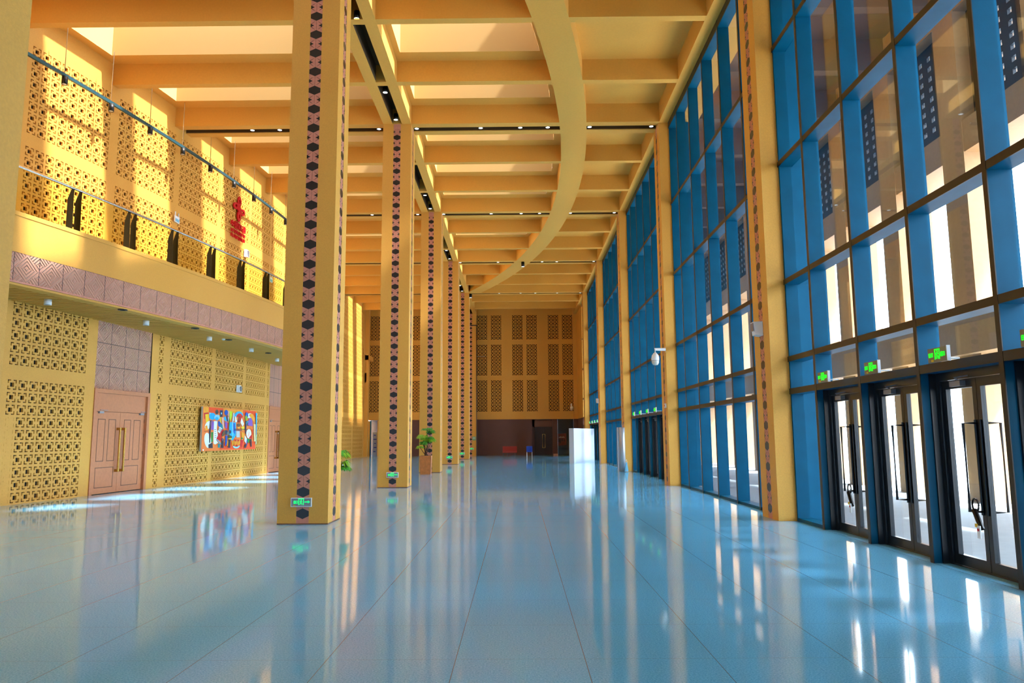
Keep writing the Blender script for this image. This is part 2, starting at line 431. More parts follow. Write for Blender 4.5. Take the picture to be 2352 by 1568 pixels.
for a,c in zip(yy,yy[1:]):
    b.hexa([(bx(a)-.02,a,5.11),(bx(a)+.02,a,5.11),(bx(c)+.02,c,5.11),(bx(c)-.02,c,5.11),(bx(a)-.02,a,5.145),(bx(a)+.02,a,5.145),(bx(c)+.02,c,5.145),(bx(c)-.02,c,5.145)])
b.build('fascia_edge',PINK,bal)
b=MB(); y=8.0
while y<35.7:
    b.box(wx(y)+.01,bx(y)-.34,y,y+.115,5.06,5.16); y+=.2
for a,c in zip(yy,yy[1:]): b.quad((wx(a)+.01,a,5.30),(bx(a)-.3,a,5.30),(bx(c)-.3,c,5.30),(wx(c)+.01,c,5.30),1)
so_=b.build('slatted_soffit',[GOLD,DARK],bal)  # near-black backing paints the shade between the slats
# balustrade
def rx(Y): return bx(Y)-.15
bt=thing('balustrade','glass balustrade with dark paired posts and steel handrail on the balcony edge','railing',(rx(20),20,6.76))
rail=[(rx(y)-.02,y,7.83) for y in frange(8,36,.5)]
MB().tube(rail,.035,10).build('handrail',STEEL,bt,smooth=True)
posts=[10.3,12.2,14.1,16.0,18.0,19.93,21.75,23.75,25.65,27.6,29.5,31.4,33.3,35.2]
for yp in posts:
    for dy in (-.12,.12):
        y=yp+dy; x=rx(y)
        b=MB().hexa([(x-.14,y-.012,6.74),(x+.02,y-.012,6.74),(x+.02,y+.012,6.74),(x-.14,y+.012,6.74),(x-.14,y-.012,7.55),(x+.0,y-.012,7.6),(x+.0,y+.012,7.6),(x-.14,y+.012,7.55)])
        b.hexa([(x-.14,y-.012,7.55),(x+.0,y-.012,7.6),(x+.0,y+.012,7.6),(x-.14,y+.012,7.55),(x-.06,y-.012,7.80),(x+.01,y-.012,7.81),(x+.01,y+.012,7.81),(x-.06,y+.012,7.80)])
        b.build('post',BRONZE_REFL,bt)
for a,c in zip(posts,posts[1:]):
    mid=(a+c)/2
    for q0,q1 in ((a-.9 if a==posts[0] else a-.0,mid-.01),(mid+.01,c)):
        MB().hexa([(rx(q0)+.03,q0,6.75),(rx(q0)+.045,q0,6.75),(rx(q1)+.045,q1,6.75),(rx(q1)+.03,q1,6.75),(rx(q0)+.03,q0,7.78),(rx(q0)+.045,q0,7.78),(rx(q1)+.045,q1,7.78),(rx(q1)+.03,q1,7.78)]).build('glass_panel',GLASSY,bt)
# ------------------------------------------------------------------ columns
PER=.3965
def strip_mesh(w_,h,z0=0):
    """pattern strip in the x/z plane, x in [-w/2,w/2], facing -y"""
    b=MB(); hw=w_/2
    b.box(-hw,hw,0,.012,z0,h,0)
    def P(pts,mi=1,y=-.003): b.poly([(x,y,z) for x,z in pts],mi)
    k=0
    def clipz(pts):
        return all(z0<=z<=h for x,z in pts)
    while True:
        zc=.197+PER*k
        if zc-.1>h: break
        pts=[(-hw,zc-.045),(0,zc-.098),(hw,zc-.045),(hw,zc+.045),(0,zc+.098),(-hw,zc+.045)]
        if zc+.098<h: P(pts)
        zm=zc+PER/2
        if k==0:
            pass
        for zz in ([zm-PER] if k==0 else [])+[zm]:
            if zz+.04>h or zz-.04<z0: continue
            P([(-hw,zz-.038),(-hw+.075,zz),(-hw,zz+.038)]); P([(hw,zz-.038),(hw,zz+.038),(hw-.075,zz)])
        if zm+.1<h:
            lw=.0022
            P([(-lw,zm-.1),(lw,zm-.1),(lw,zm+.1),(-lw,zm+.1)],2,-.002)
            for sx in (-1,1):
                for sz in (-1,1):
                    for off in (.0,.026):
                        # diagonal twin lines from the hexagon edge to the side
                        x0_=sx*(.028+off*1.0); z_0=zm+sz*(.098-(.028+off)*.45+.0)
                        x1_=sx*hw; z_1=z_0-sz*(abs(x1_)-abs(x0_))*.75
                        # keep above the triangle
                        n=(lw*1.2)
                        P([(x0_,z_0-n),(x1_,z_1-n),(x1_,z_1+n),(x0_,z_0+n)] if sx>0 else [(x1_,z_1-n),(x0_,z_0-n),(x0_,z_0+n),(x1_,z_1+n)],2,-.002)
        k+=1
    me=b.build('pattern_strip',[PINK,BLACK,SLOT]).data
    o=bpy.data.objects['pattern_strip']; bpy.data.objects.remove(o); return me
STRIP=strip_mesh(.236,ZB-.0)
STRIP.name='pattern_strip'
def add_strip(parent,loc,rz):
    o=bpy.data.objects.new('pattern_strip',STRIP); COL.objects.link(o); o.parent=parent
    o.location=Vector(loc)-Vector(parent.location); o.rotation_euler=(0,0,rz); return o
ordn=['','nearest','second','third','fourth','fifth','sixth','seventh']
def column_shaft(x0,x1,y0,y1,g=.236,faces='FBLR'):
    b=MB(); cx=(x0+x1)/2; cy=(y0+y1)/2; h=g/2; d=.016
    b.box(x0+d,x1-d,y0+d,y1-d,0,ZB)
    for sx in ((x0,cx-h),(cx+h,x1)):
        for sy in ((y0,cy-h),(cy+h,y1)): b.box(sx[0],sx[1],sy[0],sy[1],0,ZB)
    return b
def left_column(k,y0,label):
    c=thing('column',label,'column',((XL0+XL1)/2,y0+CW/2,0),'gold columns of the left row')
    column_shaft(XL0,XL1,y0,y0+CW).build('shaft',GOLD,c)
    cx=(XL0+XL1)/2; cy=y0+CW/2
    add_strip(c,(cx,y0+.004,0),0); add_strip(c,(XL1-.004,cy,0),PI/2); add_strip(c,(cx,y0+CW-.004,0),PI); add_strip(c,(XL0+.004,cy,0),-PI/2)
    # plinth scuffs stay out: a thin dark base line
    MB().box(XL0-.002,XL1+.002,y0-.002,y0+CW+.002,0,.02).build('base_joint',PLANT if False else WOODG,c)
LC={4.15:'gold square column cropped by the left edge of the picture, in front of the lattice wall',
14.15:'large gold square column with hexagon strip, closest whole column left of the middle',
24.15:'second gold column with hexagon strip, behind the large near one, exit sign at its foot',
34.15:'third gold column of the left row, with the potted palm standing in front of it',
44.15:'fourth gold column of the left row, just right of the one behind the potted palm',
54.15:'fifth gold column of the left row, where the curved ceiling beam ends',
64.15:'sixth and farthest gold column of the left row, against the dark end wall',
-5.85:'gold square column of the left row behind the photographer'}
for y0 in CY:
    if y0<0: continue
    if y0>60: continue
    left_column(0,y0,LC[round(y0,2)])
c=thing('column',LC[64.15],'column',((XL0+XL1)/2,63.6,0),'gold columns of the left row')
column_shaft(XL0,XL1,63.55,YE+.02).build('shaft',GOLD,c); add_strip(c,((XL0+XL1)/2,63.554,0),0); add_strip(c,(XL1-.004,63.95,0),PI/2)
RC={4.25:'gold pilaster of the glass wall beside the photographer, out of frame',
14.25:'largest gold pilaster in the glass wall, with a white loudspeaker, left of the glass doors',
24.25:'second gold pilaster in the glass wall, carrying the white dome camera',
34.25:'third gold pilaster in the glass wall, with a rolled white board standing at its foot',
44.25:'fourth gold pilaster in the glass wall, just right of the white display box',
54.25:'fifth and farthest gold pilaster in the glass wall, behind the white display box'}
for y0 in (4.25,14.25,24.25,34.25,44.25,54.25):
    c=thing('column',RC[y0],'column',((XR0+5.8)/2,y0+.46,0),'gold pilasters of the glass wall')
    b=MB(); d=.016; y1=y0+.92; cy=(y0+y1)/2; h=.118
    b.box(XR0+d,5.85,y0+.0,y1,0,ZB); b.box(XR0,XR0+d,y0,cy-h,0,ZB); b.box(XR0,XR0+d,cy+h,y1,0,ZB)
    # slim shadow gap and return beside the glass
    b.box(5.20,5.86,y0-.05,y1+.05,0,ZB,1)
    b.build('shaft',[GOLD,TEAL],c)
    add_strip(c,(XR0+.004,cy,0),-PI/2)
# ------------------------------------------------------------------ ceiling
beamsY=[]   # (y0,y1)
dbl=[]
for k,y0 in enumerate([-5.85,4.15,14.15,24.15,34.15,44.15,54.15]):
    dbl.append(y0)
    beamsY+= [(y0+3.60,y0+3.84),(y0+6.98,y0+7.22)]
n_tr=[0]
def trim(b,mats,lab):
    n_tr[0]+=1; o=b.build('trim_%d'%n_tr[0],mats); struct(o,lab); return o
for i,(a,c) in enumerate(beamsY):
    b=MB()
    if c>YE: continue
    b.box(lx(a)-.15,XR1-.3,a,c,ZB+.004,ZC+.02)
    trim(b,CEIL,'gold cross beam of the coffered ceiling')
for y0 in dbl:
    b=MB(); xl=lx(y0)-.15
    b.box(xl,XR1-.3,y0,y0+.31,ZB+.002,ZC+.02); b.box(xl,XR1-.3,y0+.64,y0+.95,ZB+.002,ZC+.02)
    b.box(xl,XR1-.3,y0+.31,y0+.64,ZC-.12,ZC+.02,1)
    for (s0,s1) in ((y0+.302,y0+.308),(y0+.642,y0+.648)): pass
    b.box(xl,XR1-.3,y0+.3095,y0+.312,ZB+.03,ZC-.1,1); b.box(xl,XR1-.3,y0+.638,y0+.6405,ZB+.03,ZC-.1,1)
    trim(b,[CEIL,SLOT],'gold twin cross beam with a dark lighting slot')
b=MB(); b.box(XL0,XL0+.315,-8,YE,ZB,ZC+.02); b.box(XL1-.315,XL1,-8,YE,ZB,ZC+.02); b.box(XL0+.315,XL1-.315,-8,YE,ZC-.12,ZC+.02,1)
b.box(XL0+.3145,XL0+.317,-8,YE,ZB+.03,ZC-.1,1); b.box(XL1-.317,XL1-.3145,-8,YE,ZB+.03,ZC-.1,1)
trim(b,[CEIL,SLOT],'gold twin beam over the left row of columns with a dark lighting slot')
b=MB(); b.box(4.87,5.25,-8,YE,ZB-.002,ZC+.02); b.box(5.25,6.2,-8,YE,ZB+.05,ZC+.02)
trim(b,CEIL,'gold edge beam along the top of the glass wall')
b=MB(); ya=frange(5.6,54.45,.6)
for a,c in zip(ya,ya[1:]):
    for q in (0,):
        b.hexa([(arcL(a),a,ZB-.004),(arcR(a),a,ZB-.004),(arcR(c),c,ZB-.004),(arcL(c),c,ZB-.004),(arcL(a),a,ZC+.02),(arcR(a),a,ZC+.02),(arcR(c),c,ZC+.02),(arcL(c),c,ZC+.02)])
trim(b,CEIL,'broad curved gold beam sweeping across the coffered ceiling')
# coffer slab with skylight shafts
ce=MB()
cells=[]
edges=[-8.0]
ev=[]
for y0 in dbl: ev.append((y0,y0+.95))
ev+=[q for q in beamsY if q[1]<YE]
ev.sort()
prev=-8.0
for a,c in ev: cells.append((prev,a)); prev=c
cells.append((prev,YE))
def shaft(xa,xb,o0,o1,b):
    # xa,xb functions of y; walls of the shaft
    ys_=frange(o0,o1,.6)
    for f in (xa,xb):
        for a,c in zip(ys_,ys_[1:]): b.quad((f(a),a,ZC),(f(c),c,ZC),(f(c),c,ZT),(f(a),a,ZT),1)
    for y in (o0,o1): b.quad((xa(y),y,ZC),(xb(y),y,ZC),(xb(y),y,ZT),(xa(y),y,ZT),1)
    for a,c in zip(ys_,ys_[1:]): b.quad((xa(a),a,ZT),(xb(a),a,ZT),(xb(c),c,ZT),(xa(c),c,ZT),2)
def zone(fl_,fr_,y0,y1,opening,ml,mr,b):
    ys_=frange(y0,y1,.6)
    if opening and y1-y0>1.5:
        o0,o1=y0+.28,y1-.52
        for (a,c) in ((y0,o0),(o1,y1)): b.quad((fl_(a),a,ZC),(fr_(a),a,ZC),(fr_(c),c,ZC),(fl_(c),c,ZC))
        fa=lambda y:fl_(y)+ml; fb=lambda y:fr_(y)-mr
        for a,c in zip(frange(o0,o1,.5),frange(o0,o1,.5)[1:]):
            b.quad((fl_(a),a,ZC),(fa(a),a,ZC),(fa(c),c,ZC),(fl_(c),c,ZC)); b.quad((fb(a),a,ZC),(fr_(a),a,ZC),(fr_(c),c,ZC),(fb(c),c,ZC))
        shaft(fa,fb,o0,o1,b)
    else:
        for a,c in zip(ys_,ys_[1:]): b.quad((fl_(a),a,ZC),(fr_(a),a,ZC),(fr_(c),c,ZC),(fl_(c),c,ZC))
for (y0,y1) in cells:
    zone(lambda y:lx(y)-.4,lambda y:XL0+.05,y0,y1,8<(y0+y1)/2<62,.72,.28,ce)
    ym=(y0+y1)/2
    if 7<ym<52:
        xm=arcL(ym)
        zone(lambda y:XL1-.05,lambda y:max(arcL(max(5.6,min(54.4,y)))+.05,XL1),y0,y1,(min(arcL(y0),arcL(y1))-XL1>1.2),.22,.32,ce)
        zone(lambda y:max(arcL(max(5.6,min(54.4,y))),XL1),lambda y:4.95,y0,y1,False,0,0,ce)
    else: zone(lambda y:XL1-.05,lambda y:4.95,y0,y1,False,0,0,ce)
# upstand roof over the rest keeps the sky out
ce.quad((-40,-30,ZC+.5),(-20,-30,ZC+.5),(-20,YE+6,ZC+.5),(-40,YE+6,ZC+.5))
cl=ce.build('ceiling',[CEIL,WELL,glass_mat('skylight_glass',(.15,.155,.165),.3)]); struct(cl,'gold coffered ceiling with deep skylight shafts')  # dark pane tint set to cut daylight down the shafts
# ------------------------------------------------------------------ end wall, back wall
XW0,XW1=-13.0,5.19
def mapE(s,z,d): return (s,YE+d,z)
ecs=[]
for a in (-12.766,-9.10,-7.2,-5.4,-3.43+.0,-2.193,-.329,.923,2.807,4.042):
    ecs+=[(a+.3125*i,.3125) for i in range(3)]
ecs=[c for c in ecs if not(-4.6<c[0]<-3.5)]
ezs=[10.006+.155+.3105*i for i in range(7)]+[6.87+.15+.302*i for i in range(9)]+[3.74+.15+.303*i for i in range(9)]
FE=[0,.06,.22,.32,.41,.59,.68,.78,.94]
we=lattice('wall_end',mapE,ecs,ezs,XW0,XW1,3.07,ZC,.303,fr=FE,depth=.05)
struct(we,'far end wall, gold with small pierced panels above a maroon base')
b=MB(); b.box(-12.05,1.19,YE-.03,YE+.3,0,3.075); b.box(1.19,1.41,YE+.35,YE+.5,0,3.075); b.box(1.19,3.38,YE+.35,YE+.5,2.42,3.075); b.box(2.95,3.38,YE-.0,YE+.5,0,3.075)
b.box(4.78,XW1,YE-.03,YE+.3,0,3.075)
struct(b.build('wall_end_base',MAROON),'maroon panelled base of the far end wall')
MB().box(-13.05,XW1,YE+1.4,YE+1.5,0,3.1).box(-13,XW1,YE+.08,YE+1.5,3.06,3.12).build('alcove_back',MAROOND,we)
# corner return between end wall and glass wall
b=MB().box(5.17,5.9,59.4,YE+.3,3.07,ZC).box(5.16,5.9,59.4,YE+.3,0,3.07,1).box(4.80,5.2,YE-.30,YE+.05,3.07,ZC)
struct(b.build('wall_right',[GOLDW,MAROON]),'solid gold and maroon wall at the far right corner')
b=MB().box(-20,-17.5,-8.3,-8,0,ZC).box(-17.5,6,-8.3,-8,5.2,ZC); struct(b.build('wall_back',GOLDW),'gold wall framing the added glazing behind the photographer')
wb=sempty('window_8','added unseen teal framed glazing behind the photographer for fill light')  # unseen rear glazing added to light column fronts and floor
for i in range(13): MB().box(-17.5+i*1.9-.04,-17.5+i*1.9+.04,-8.4,-8,0,5.2).build('mullion',TEAL,wb)
for z in (2.4,): MB().box(-17.5,5.4,-8.35,-8,z,z+.1).build('transom',TEAL,wb)
MB().box(-17.5,5.4,-8.3,-8.29,0,5.2).build('pane',TGLASS,wb)
# end door
d=sempty('door_3','dark double door with tall brass pulls in the far end wall')
MB().box(1.41,1.50,YE+.30,YE+.42,0,2.42).box(2.87,2.95,YE+.30,YE+.42,0,2.42).box(1.50,2.87,YE+.30,YE+.42,2.34,2.42).build('door_frame',MAROOND,d)
for k,(a,c) in enumerate(((1.50,2.18),(2.19,2.87))):
    lf=MB().box(a,c,YE+.34,YE+.40,.01,2.34).build('door_leaf',MAROOND,d)
    hx=a+.58 if k==0 else a+.12
    MB().tube([(hx+(.09 if k==0 else -.09)*1,YE+.34,1.78),(hx,YE+.26,1.78),(hx,YE+.26,.62),(hx+(.09 if k==0 else -.09),YE+.34,.62)],.024,8).build('door_handle',mat('bright_brass',(200,170,95),.4,.2),lf)  # paler, less metallic brass puts brightness into the pulls in the dim recess
# glazed poster panel
d=sempty('window_20','dark glass panel right of the far door')
MB().box(3.40,4.78,YE+.25,YE+.27,0,3.06).build('pane',mat('smoked_glass',(22,20,26),.12),d)
MB().box(3.38,3.42,YE+.2,YE+.3,0,3.06).box(4.75,4.79,YE-.02,YE+.3,0,3.06).build('window_frame',STEEL,d)
p=thing('poster','reddish brown poster with dark figures hung on the dark glass right of the far door','poster',(3.8,YE+.2,.8))
MB().hexa([(3.42,YE+.22,.78),(4.15,YE+.22,.86),(4.15,YE+.24,.86),(3.42,YE+.24,.78),(3.42,YE+.22,1.82),(4.13,YE+.22,1.84),(4.13,YE+.24,1.84),(3.42,YE+.24,1.82)]).build('sheet',mat('poster_red',(112,52,46),.6),p)
b=MB()
for i in range(7): b.box(3.50+.075*i,3.55+.075*i,YE+.214,YE+.219,1.47,1.47+.05+.03*(i%3))
b.build('lettering',CANV,p)
b=MB()
for (a,c,e,f) in ((3.45,1.1,3.68,1.34),(3.72,1.18,3.86,1.38),(3.9,1.15,4.05,1.33),(3.55,1.0,3.66,1.15)): b.box(a,e,YE+.214,YE+.219,c,f)
b.build('figures',mat('poster_dark',(50,30,36),.6),p)
# doorway at the left end with a white board
d=sempty('door_4','open doorway with a white marked board at the far left corner')
MB().box(-12.95,-12.80,YE-.04,YE+.5,0,3.03).box(-12.15,-12.04,YE-.04,YE+.5,0,3.03).build('door_frame',GOLDW,d)
MB().box(-12.80,-12.74,YE-.02,YE+.3,0,3.03).build('glass_edge',TEAL,d)
bd=MB().box(-12.62,-12.05,YE+.35,YE+.4,0,2.05); bd=bd.build('board',mat('board_pale',(190,196,215),.5),None); tag(bd,'pale board with blue marks standing in the far left doorway','board')
INK=mat('ink_blue',(40,70,190),.5)
for i,z in enumerate((.35,.7,1.05,1.4,1.75)):
    MB().box(-12.55+.04*(i%3),-12.35+.07*(i%2),YE+.342,YE+.349,z,z+.08).build('mark',INK,bd)
# thin conduit on the last column and small rail
p=thing('conduit','slim steel conduit running up the right side of the sixth column','pipe',(-3.5,63.5,0))
MB().tube([(-3.53,63.5,0),(-3.53,63.5,11.2)],.03,8).build('pipe',TEALD,p); MB().tube([(-3.53,63.5,8.45),(-2.78,63.5,8.45)],.025,8).build('arm',STEEL,p)
MB().tube([(-4.3,63.4,11.15),(-3.4,63.3,11.1)],.04,8).build('bracket',TEALD,p)
# ------------------------------------------------------------------ glass wall
XG=5.40
TZ=[(2.36,2.47),(2.98,3.08),(4.48,4.58),(6.85,6.95),(9.26,9.36),(11.95,12.17)]
PITCH=10/6.0
def glass_bay(n,y0,doors,last=False,yend=None):
    """bay between pilaster at y0 (its front) and the next"""
    a=y0+.93; c=(yend if yend else y0+10)-.02
    win=sempty('window_%d'%n,'tall teal framed glass bay number %d from the near end'%n)
    fins=[y0+.38+PITCH*k for k in range(1,6)]
    fins=[f for f in fins if f<c-.3]
    for f in fins:
        b=MB(); b.box(XR1,XG+.06,f-.035,f+.035,0,ZB,0); b.box(XR1-.012,XR1+.0,f-.038,f+.038,0,ZB,1)
        b.build('mullion',[TEAL,BRONZE_REFL],win)  # hall-side face carries the hall's reflection as its own colour
    for (z0,z1) in TZ:
        b=MB()
        if z0<2.4 and False: pass
        b.box(XR1+.004,XG+.05,a,c,z0,z1,0); b.box(XR1-.008,XR1+.004,a,c,z0,z1,1)
        b.build('transom',[TEAL,BRONZE_REFL],win)
    bounds_=[a]+fins+[c]
    b=MB(); s=MB()
    for i,(p,q) in enumerate(zip(bounds_,bounds_[1:])):
        isdoor=doors and 1<=i<=len(bounds_)-3
        z_lo=2.47 if isdoor else .0
        b.box(XG+.02,XG+.03,p,q,z_lo,11.95)
        if not isdoor: s.box(XR1+.02,XG+.06,p,q,0,.06)
        # slim inner bead next to the fin
        s.box(XG+.0,XG+.018,p+.03,p+.06,z_lo,11.95)
    b.build('pane',GLASS,win); s.build('sill_bead',TEAL,win)
    return fins,bounds_
def runner_sign(parent,o,ax,up,nrm,W,H,gm,kind):
    """exit sign face: o centre, ax along width, raised plates of green"""
    o=Vector(o);ax=Vector(ax);up=Vector(up);nrm=Vector(nrm)
    b=MB()
    def R(u0,u1,v0,v1):
        pts=[o+ax*u0*W+up*v0*H,o+ax*u1*W+up*v0*H,o+ax*u1*W+up*v1*H,o+ax*u0*W+up*v1*H]; b.prism(pts,nrm*.004)
    def Ln(p,q,t=.016):
        P=Vector((p[0]*W,p[1]*H)); Q=Vector((q[0]*W,q[1]*H)); d_=(Q-P); 
        if d_.length<1e-6: return
        n=Vector((-d_.y,d_.x)).normalized()*t*H*2
        pts=[P+n,P-n,Q-n,Q+n]; b.prism([o+ax*c.x+up*c.y for c in pts],nrm*.004)
    # door frame with runner
    cx=0.0
    R(cx-.13,cx-.10,-.34,.36); R(cx+.10,cx+.13,-.34,.36); R(cx-.13,cx+.13,.30,.38)
    Ln((cx+.0,.20),(cx+.02,.24),.03); Ln((cx-.01,.14),(cx-.02,-.08)); Ln((cx-.01,.12),(cx+.05,.02)); Ln((cx-.01,.12),(cx-.07,.02)); Ln((cx-.02,-.08),(cx+.05,-.16)); Ln((cx+.05,-.16),(cx+.04,-.32)); Ln((cx-.02,-.08),(cx-.06,-.30))
    def kou(x,s=1): # a square frame character
        Ln((x-.04,.10),(x-.04,-.16),.011); Ln((x+.04,.10),(x+.04,-.16),.011); Ln((x-.04,.10),(x+.04,.10),.011); Ln((x-.04,-.14),(x+.04,-.14),.011)
    def chu(x):
        Ln((x,.16),(x,-.18),.011); Ln((x-.04,.12),(x-.04,0),.011); Ln((x+.04,.12),(x+.04,0),.011); Ln((x-.04,0),(x+.04,0),.011); Ln((x-.045,-.02),(x-.045,-.16),.011); Ln((x+.045,-.02),(x+.045,-.16),.011); Ln((x-.045,-.16),(x+.045,-.16),.011)
    if kind=='arrow':
        chu(-.31); kou(-.21)
        R(.17,.34,-.05,.05); b.prism([o+ax*.33*W+up*.16*H,o+ax*.33*W-up*.16*H,o+ax*.43*W],nrm*.004)
    else:
        x=-.42
        for ch in 'EXIT':
            if ch=='E': Ln((x-.02,.13),(x-.02,-.15),.010); [Ln((x-.02,v),(x+.018,v),.010) for v in (.12,-.01,-.14)]
            if ch=='X': Ln((x-.022,.13),(x+.022,-.15),.010); Ln((x+.022,.13),(x-.022,-.15),.010)
            if ch=='I': Ln((x,.13),(x,-.15),.010)
            if ch=='T': Ln((x-.022,.12),(x+.022,.12),.010); Ln((x,.13),(x,-.15),.010)
            x+=.062 if ch!='X' else .05
        chu(.23); kou(.34)
    b.build('green_symbols',gm,parent)
def door_sign(y,label,grp):
    s=thing('exit_sign',label,'sign',(4.97,y,2.47),grp)
    MB().box(4.955,4.985,y-.20,y+.20,2.44,2.61).build('sign_body',[SIGNF],s)
    MB().box(4.95,4.99,y-.212,y-.2,2.435,2.615).build('side_cap',WHITE,s)
    MB().box(4.98,5.20,y-.03,y+.03,2.475,2.49).build('bracket',WHITE,s)
    MB().box(4.951,4.955,y+.08,y+.13,2.45,2.475).build('sticker',YEL,s)
    runner_sign(s,(4.955,y,2.53),(0,-1,0),(0,0,1),(-1,0,0),.40,.17,GREEN2,'text')
dn=[4]
def glass_door(y0,y1,lab,lock=False,near=True):
    dn[0]+=1
    d=sempty('door_%d'%dn[0],lab)
    X=XG+.02
    b=MB(); fw=.06
    b.box(XR1+.10,X+.05,y0+.035,y0+.06,0,2.36); b.box(XR1+.10,X+.05,y1-.06,y1-.035,0,2.36)
    b.box(X-.06,X+.05,y0+.035,y0+.13,0,2.36); b.box(X-.06,X+.05,y1-.13,y1-.035,0,2.36); b.box(X-.06,X+.05,y0+.13,y1-.13,2.26,2.36); b.box(X-.05,X+.05,y0+.13,y1-.13,0,.012)
    b.build('door_frame',TEALD,d)
    m_=(y0+y1)/2
    for k,(a,c) in enumerate(((y0+.135,m_-.004),(m_+.004,y1-.135))):
        b=MB(); b.box(X-.03,X+.03,a,a+.075,.015,2.255); b.box(X-.03,X+.03,c-.075,c,.015,2.255); b.box(X-.03,X+.03,a+.075,c-.075,.015,.14); b.box(X-.03,X+.03,a+.075,c-.075,2.15,2.255)
        lf=b.build('door_leaf',TEALD,d)
        MB().box(X-.006,X+.006,a+.075,c-.075,.14,2.15).build('pane',GLASS,lf)
        hy=(c-.045) if k==0 else (a+.045)
        if near:
            for sx in ((1,) if k==0 else (-1,)):
                x1=X+sx*.19; xb=X+sx*.035
                MB().tube([(xb,hy,1.72),(x1,hy,1.72),(x1,hy,.70),(xb,hy,.70)],.017,6).tube([(X-.045,hy,.66),(X-.045,hy,1.76)],.014,6).build('door_handle',BLK,lf)
        cy=(c-.5 if k==1 else a+.1)
        b=MB(); b.box(X-.10,X-.03,cy,cy+.22,2.17,2.235); b.tube([(X-.07,cy+.1,2.25),(X-.22,cy+(.38 if k==0 else -.1),2.26),(X-.04,cy+.2+(.3 if k==0 else -.3),2.29)],.011,6)
    b.build('door_closer',GREY,lf)
    return d
def bay_doors(bounds_,names,near=True):
    out=[]
    for i in range(1,len(bounds_)-2):
        out.append((bounds_[i],bounds_[i+1]))
    return out
wn=0
for n,y0 in enumerate((4.25,14.25,24.25,34.25,44.25)):
    wn+=1
    doors=(n in (0,2,4))
    fins,bd_=glass_bay(wn,y0,doors)
    if doors:
        dd=bay_doors(bd_,None)
        pos=['nearest','second','third','farthest']
        where={0:'before the largest gold pilaster',2:'between second and third pilasters',4:'between fourth and fifth pilasters'}[n]
        for k,(p,q) in enumerate(dd):
            glass_door(p,q,'black framed glass double door, %s of four %s'%(pos[min(k,3)],where),near=(n==0))
            door_sign((p+q)/2-.02 if n==0 else (p+q)/2,'exit sign over the %s glass door %s'%(pos[min(k,3)],where),'exit signs over the glass doors')
wn+=1
glass_bay(wn,54.25,False,yend=59.4)
# bay beside and behind the photographer
b=sempty('window_7','teal framed glass bay beside the photographer')
for f in [-6+PITCH*k for k in range(6)]:
    MB().box(XR1,XG+.08,f-.035,f+.035,0,ZB,0).build('mullion',TEAL,b)
MB().box(XG+.02,XG+.03,-8,4.2,0,ZB).build('pane',TGLASS,b)  # unseen side pane darkened to keep the near left column dim
for z0,z1 in TZ: MB().box(XR1,XG+.05,-8,4.2,z0,z1).build('transom',TEAL,b)
# ------------------------------------------------------------------ portico outside
g=MB().box(5.6,120,-60,180,-.3,-.03).box(-60,5.6,-60,-8.4,-.3,-.03); struct(g.build('floor_outside',PAVE),'grey paving outside the glass wall')
b=MB()
XO=11.05; 
pc=[18.18-3.333*k for k in range(0,9)][::-1]+[18.18+3.333*k for k in range(1,19)]
for i,y in enumerate(pc):
    o=MB().box(XO,XO+1.0,y-.46,y+.46,-.03,13.4).build('portico_pier',STONE); struct(o,'pale stone pier of the portico outside the glass wall')
o=MB().box(XO+.02,XO+.98,pc[0],pc[-1],8.5,9.3).box(XO+.02,XO+.98,pc[0],pc[-1],12.2,13.4).build('trim_90',STONE); struct(o,'stone lintel across the top of the portico openings')
o=MB().box(XO-.25,XO+1.2,pc[0],pc[-1],3.5,4.45).build('trim_91',STONE); struct(o,'stone string course across the portico at first floor height')
for i,(a,c) in enumerate(zip(pc,pc[1:])):
    if a>60 or a<4: continue
    # pierced grille between the piers, real square holes
    y0_,y1_=a+.46,c-.46
    ysb=[y0_]; 
    yy_=y0_+.35
    cols_=[]
    while yy_<y1_-.2: cols_.append(yy_); yy_+=.42
    zs_=[9.75+.29*k for k in range(8)]
    b=MB(); X=XO+.35
    for side in (0,):
        prev=y0_
        for cc in cols_:
            b.box(X,X+.08,prev,cc,9.3,12.2); prev=cc+.15
            z_=9.3
            for zz in zs_: b.box(X,X+.08,cc,cc+.15,z_,zz); z_=zz+.13
            b.box(X,X+.08,cc,cc+.15,z_,12.2)
        b.box(X,X+.08,prev,y1_,9.3,12.2)
    o=b.build('portico_grille',GRILLE); struct(o,'dark pierced grille high between portico piers')
b=MB().box(5.86,16.6,-12,80,13.4,13.6)  # unseen overhang past the piers, added to shade the paving
for y in [4.63+3.333*k for k in range(-3,22)]: b.box(5.86,XO,y-.15,y+.15,12.4,13.4)
o=b.build('ceiling_portico',STONED); struct(o,'brown beamed ceiling of the portico')
# roof of hall: parapet side so sun only enters by the shafts
# distant town
rr=random.Random(3)
twn=[]
for i in range(8):
    y=-10+i*18; x=70+rr.uniform(0,25); h=rr.uniform(9,20); wy=rr.uniform(4,7)
    b=MB().box(x,x+10,y-wy,y+wy,-.03,h)
    for zz in range(2,int(h)-1,3):
        for q in range(4): b.box(x-.03,x,y-wy+.8+q*wy*.45,y-wy+1.8+q*wy*.45,zz,zz+1.4,1)
    o=b.build('town_building',[CITY,mat('town_window',(150,170,190),.3) if i==0 else bpy.data.materials['town_window']])
    tag(o,'%s pale building from the right, far outside the glass doors'%['first','second','third','fourth','fifth','sixth','seventh','eighth'][i],'building','distant buildings outside')
p=thing('stair_railing','pale metal stair railing outside beyond the glass doors','railing',(16,22,0))
b=MB(); b.tube([(16,18,1.0),(16,27,1.6)],.03,6); b.tube([(16,18,.1),(16,27,.7)],.03,6); b.build('handrail',GREY,p)
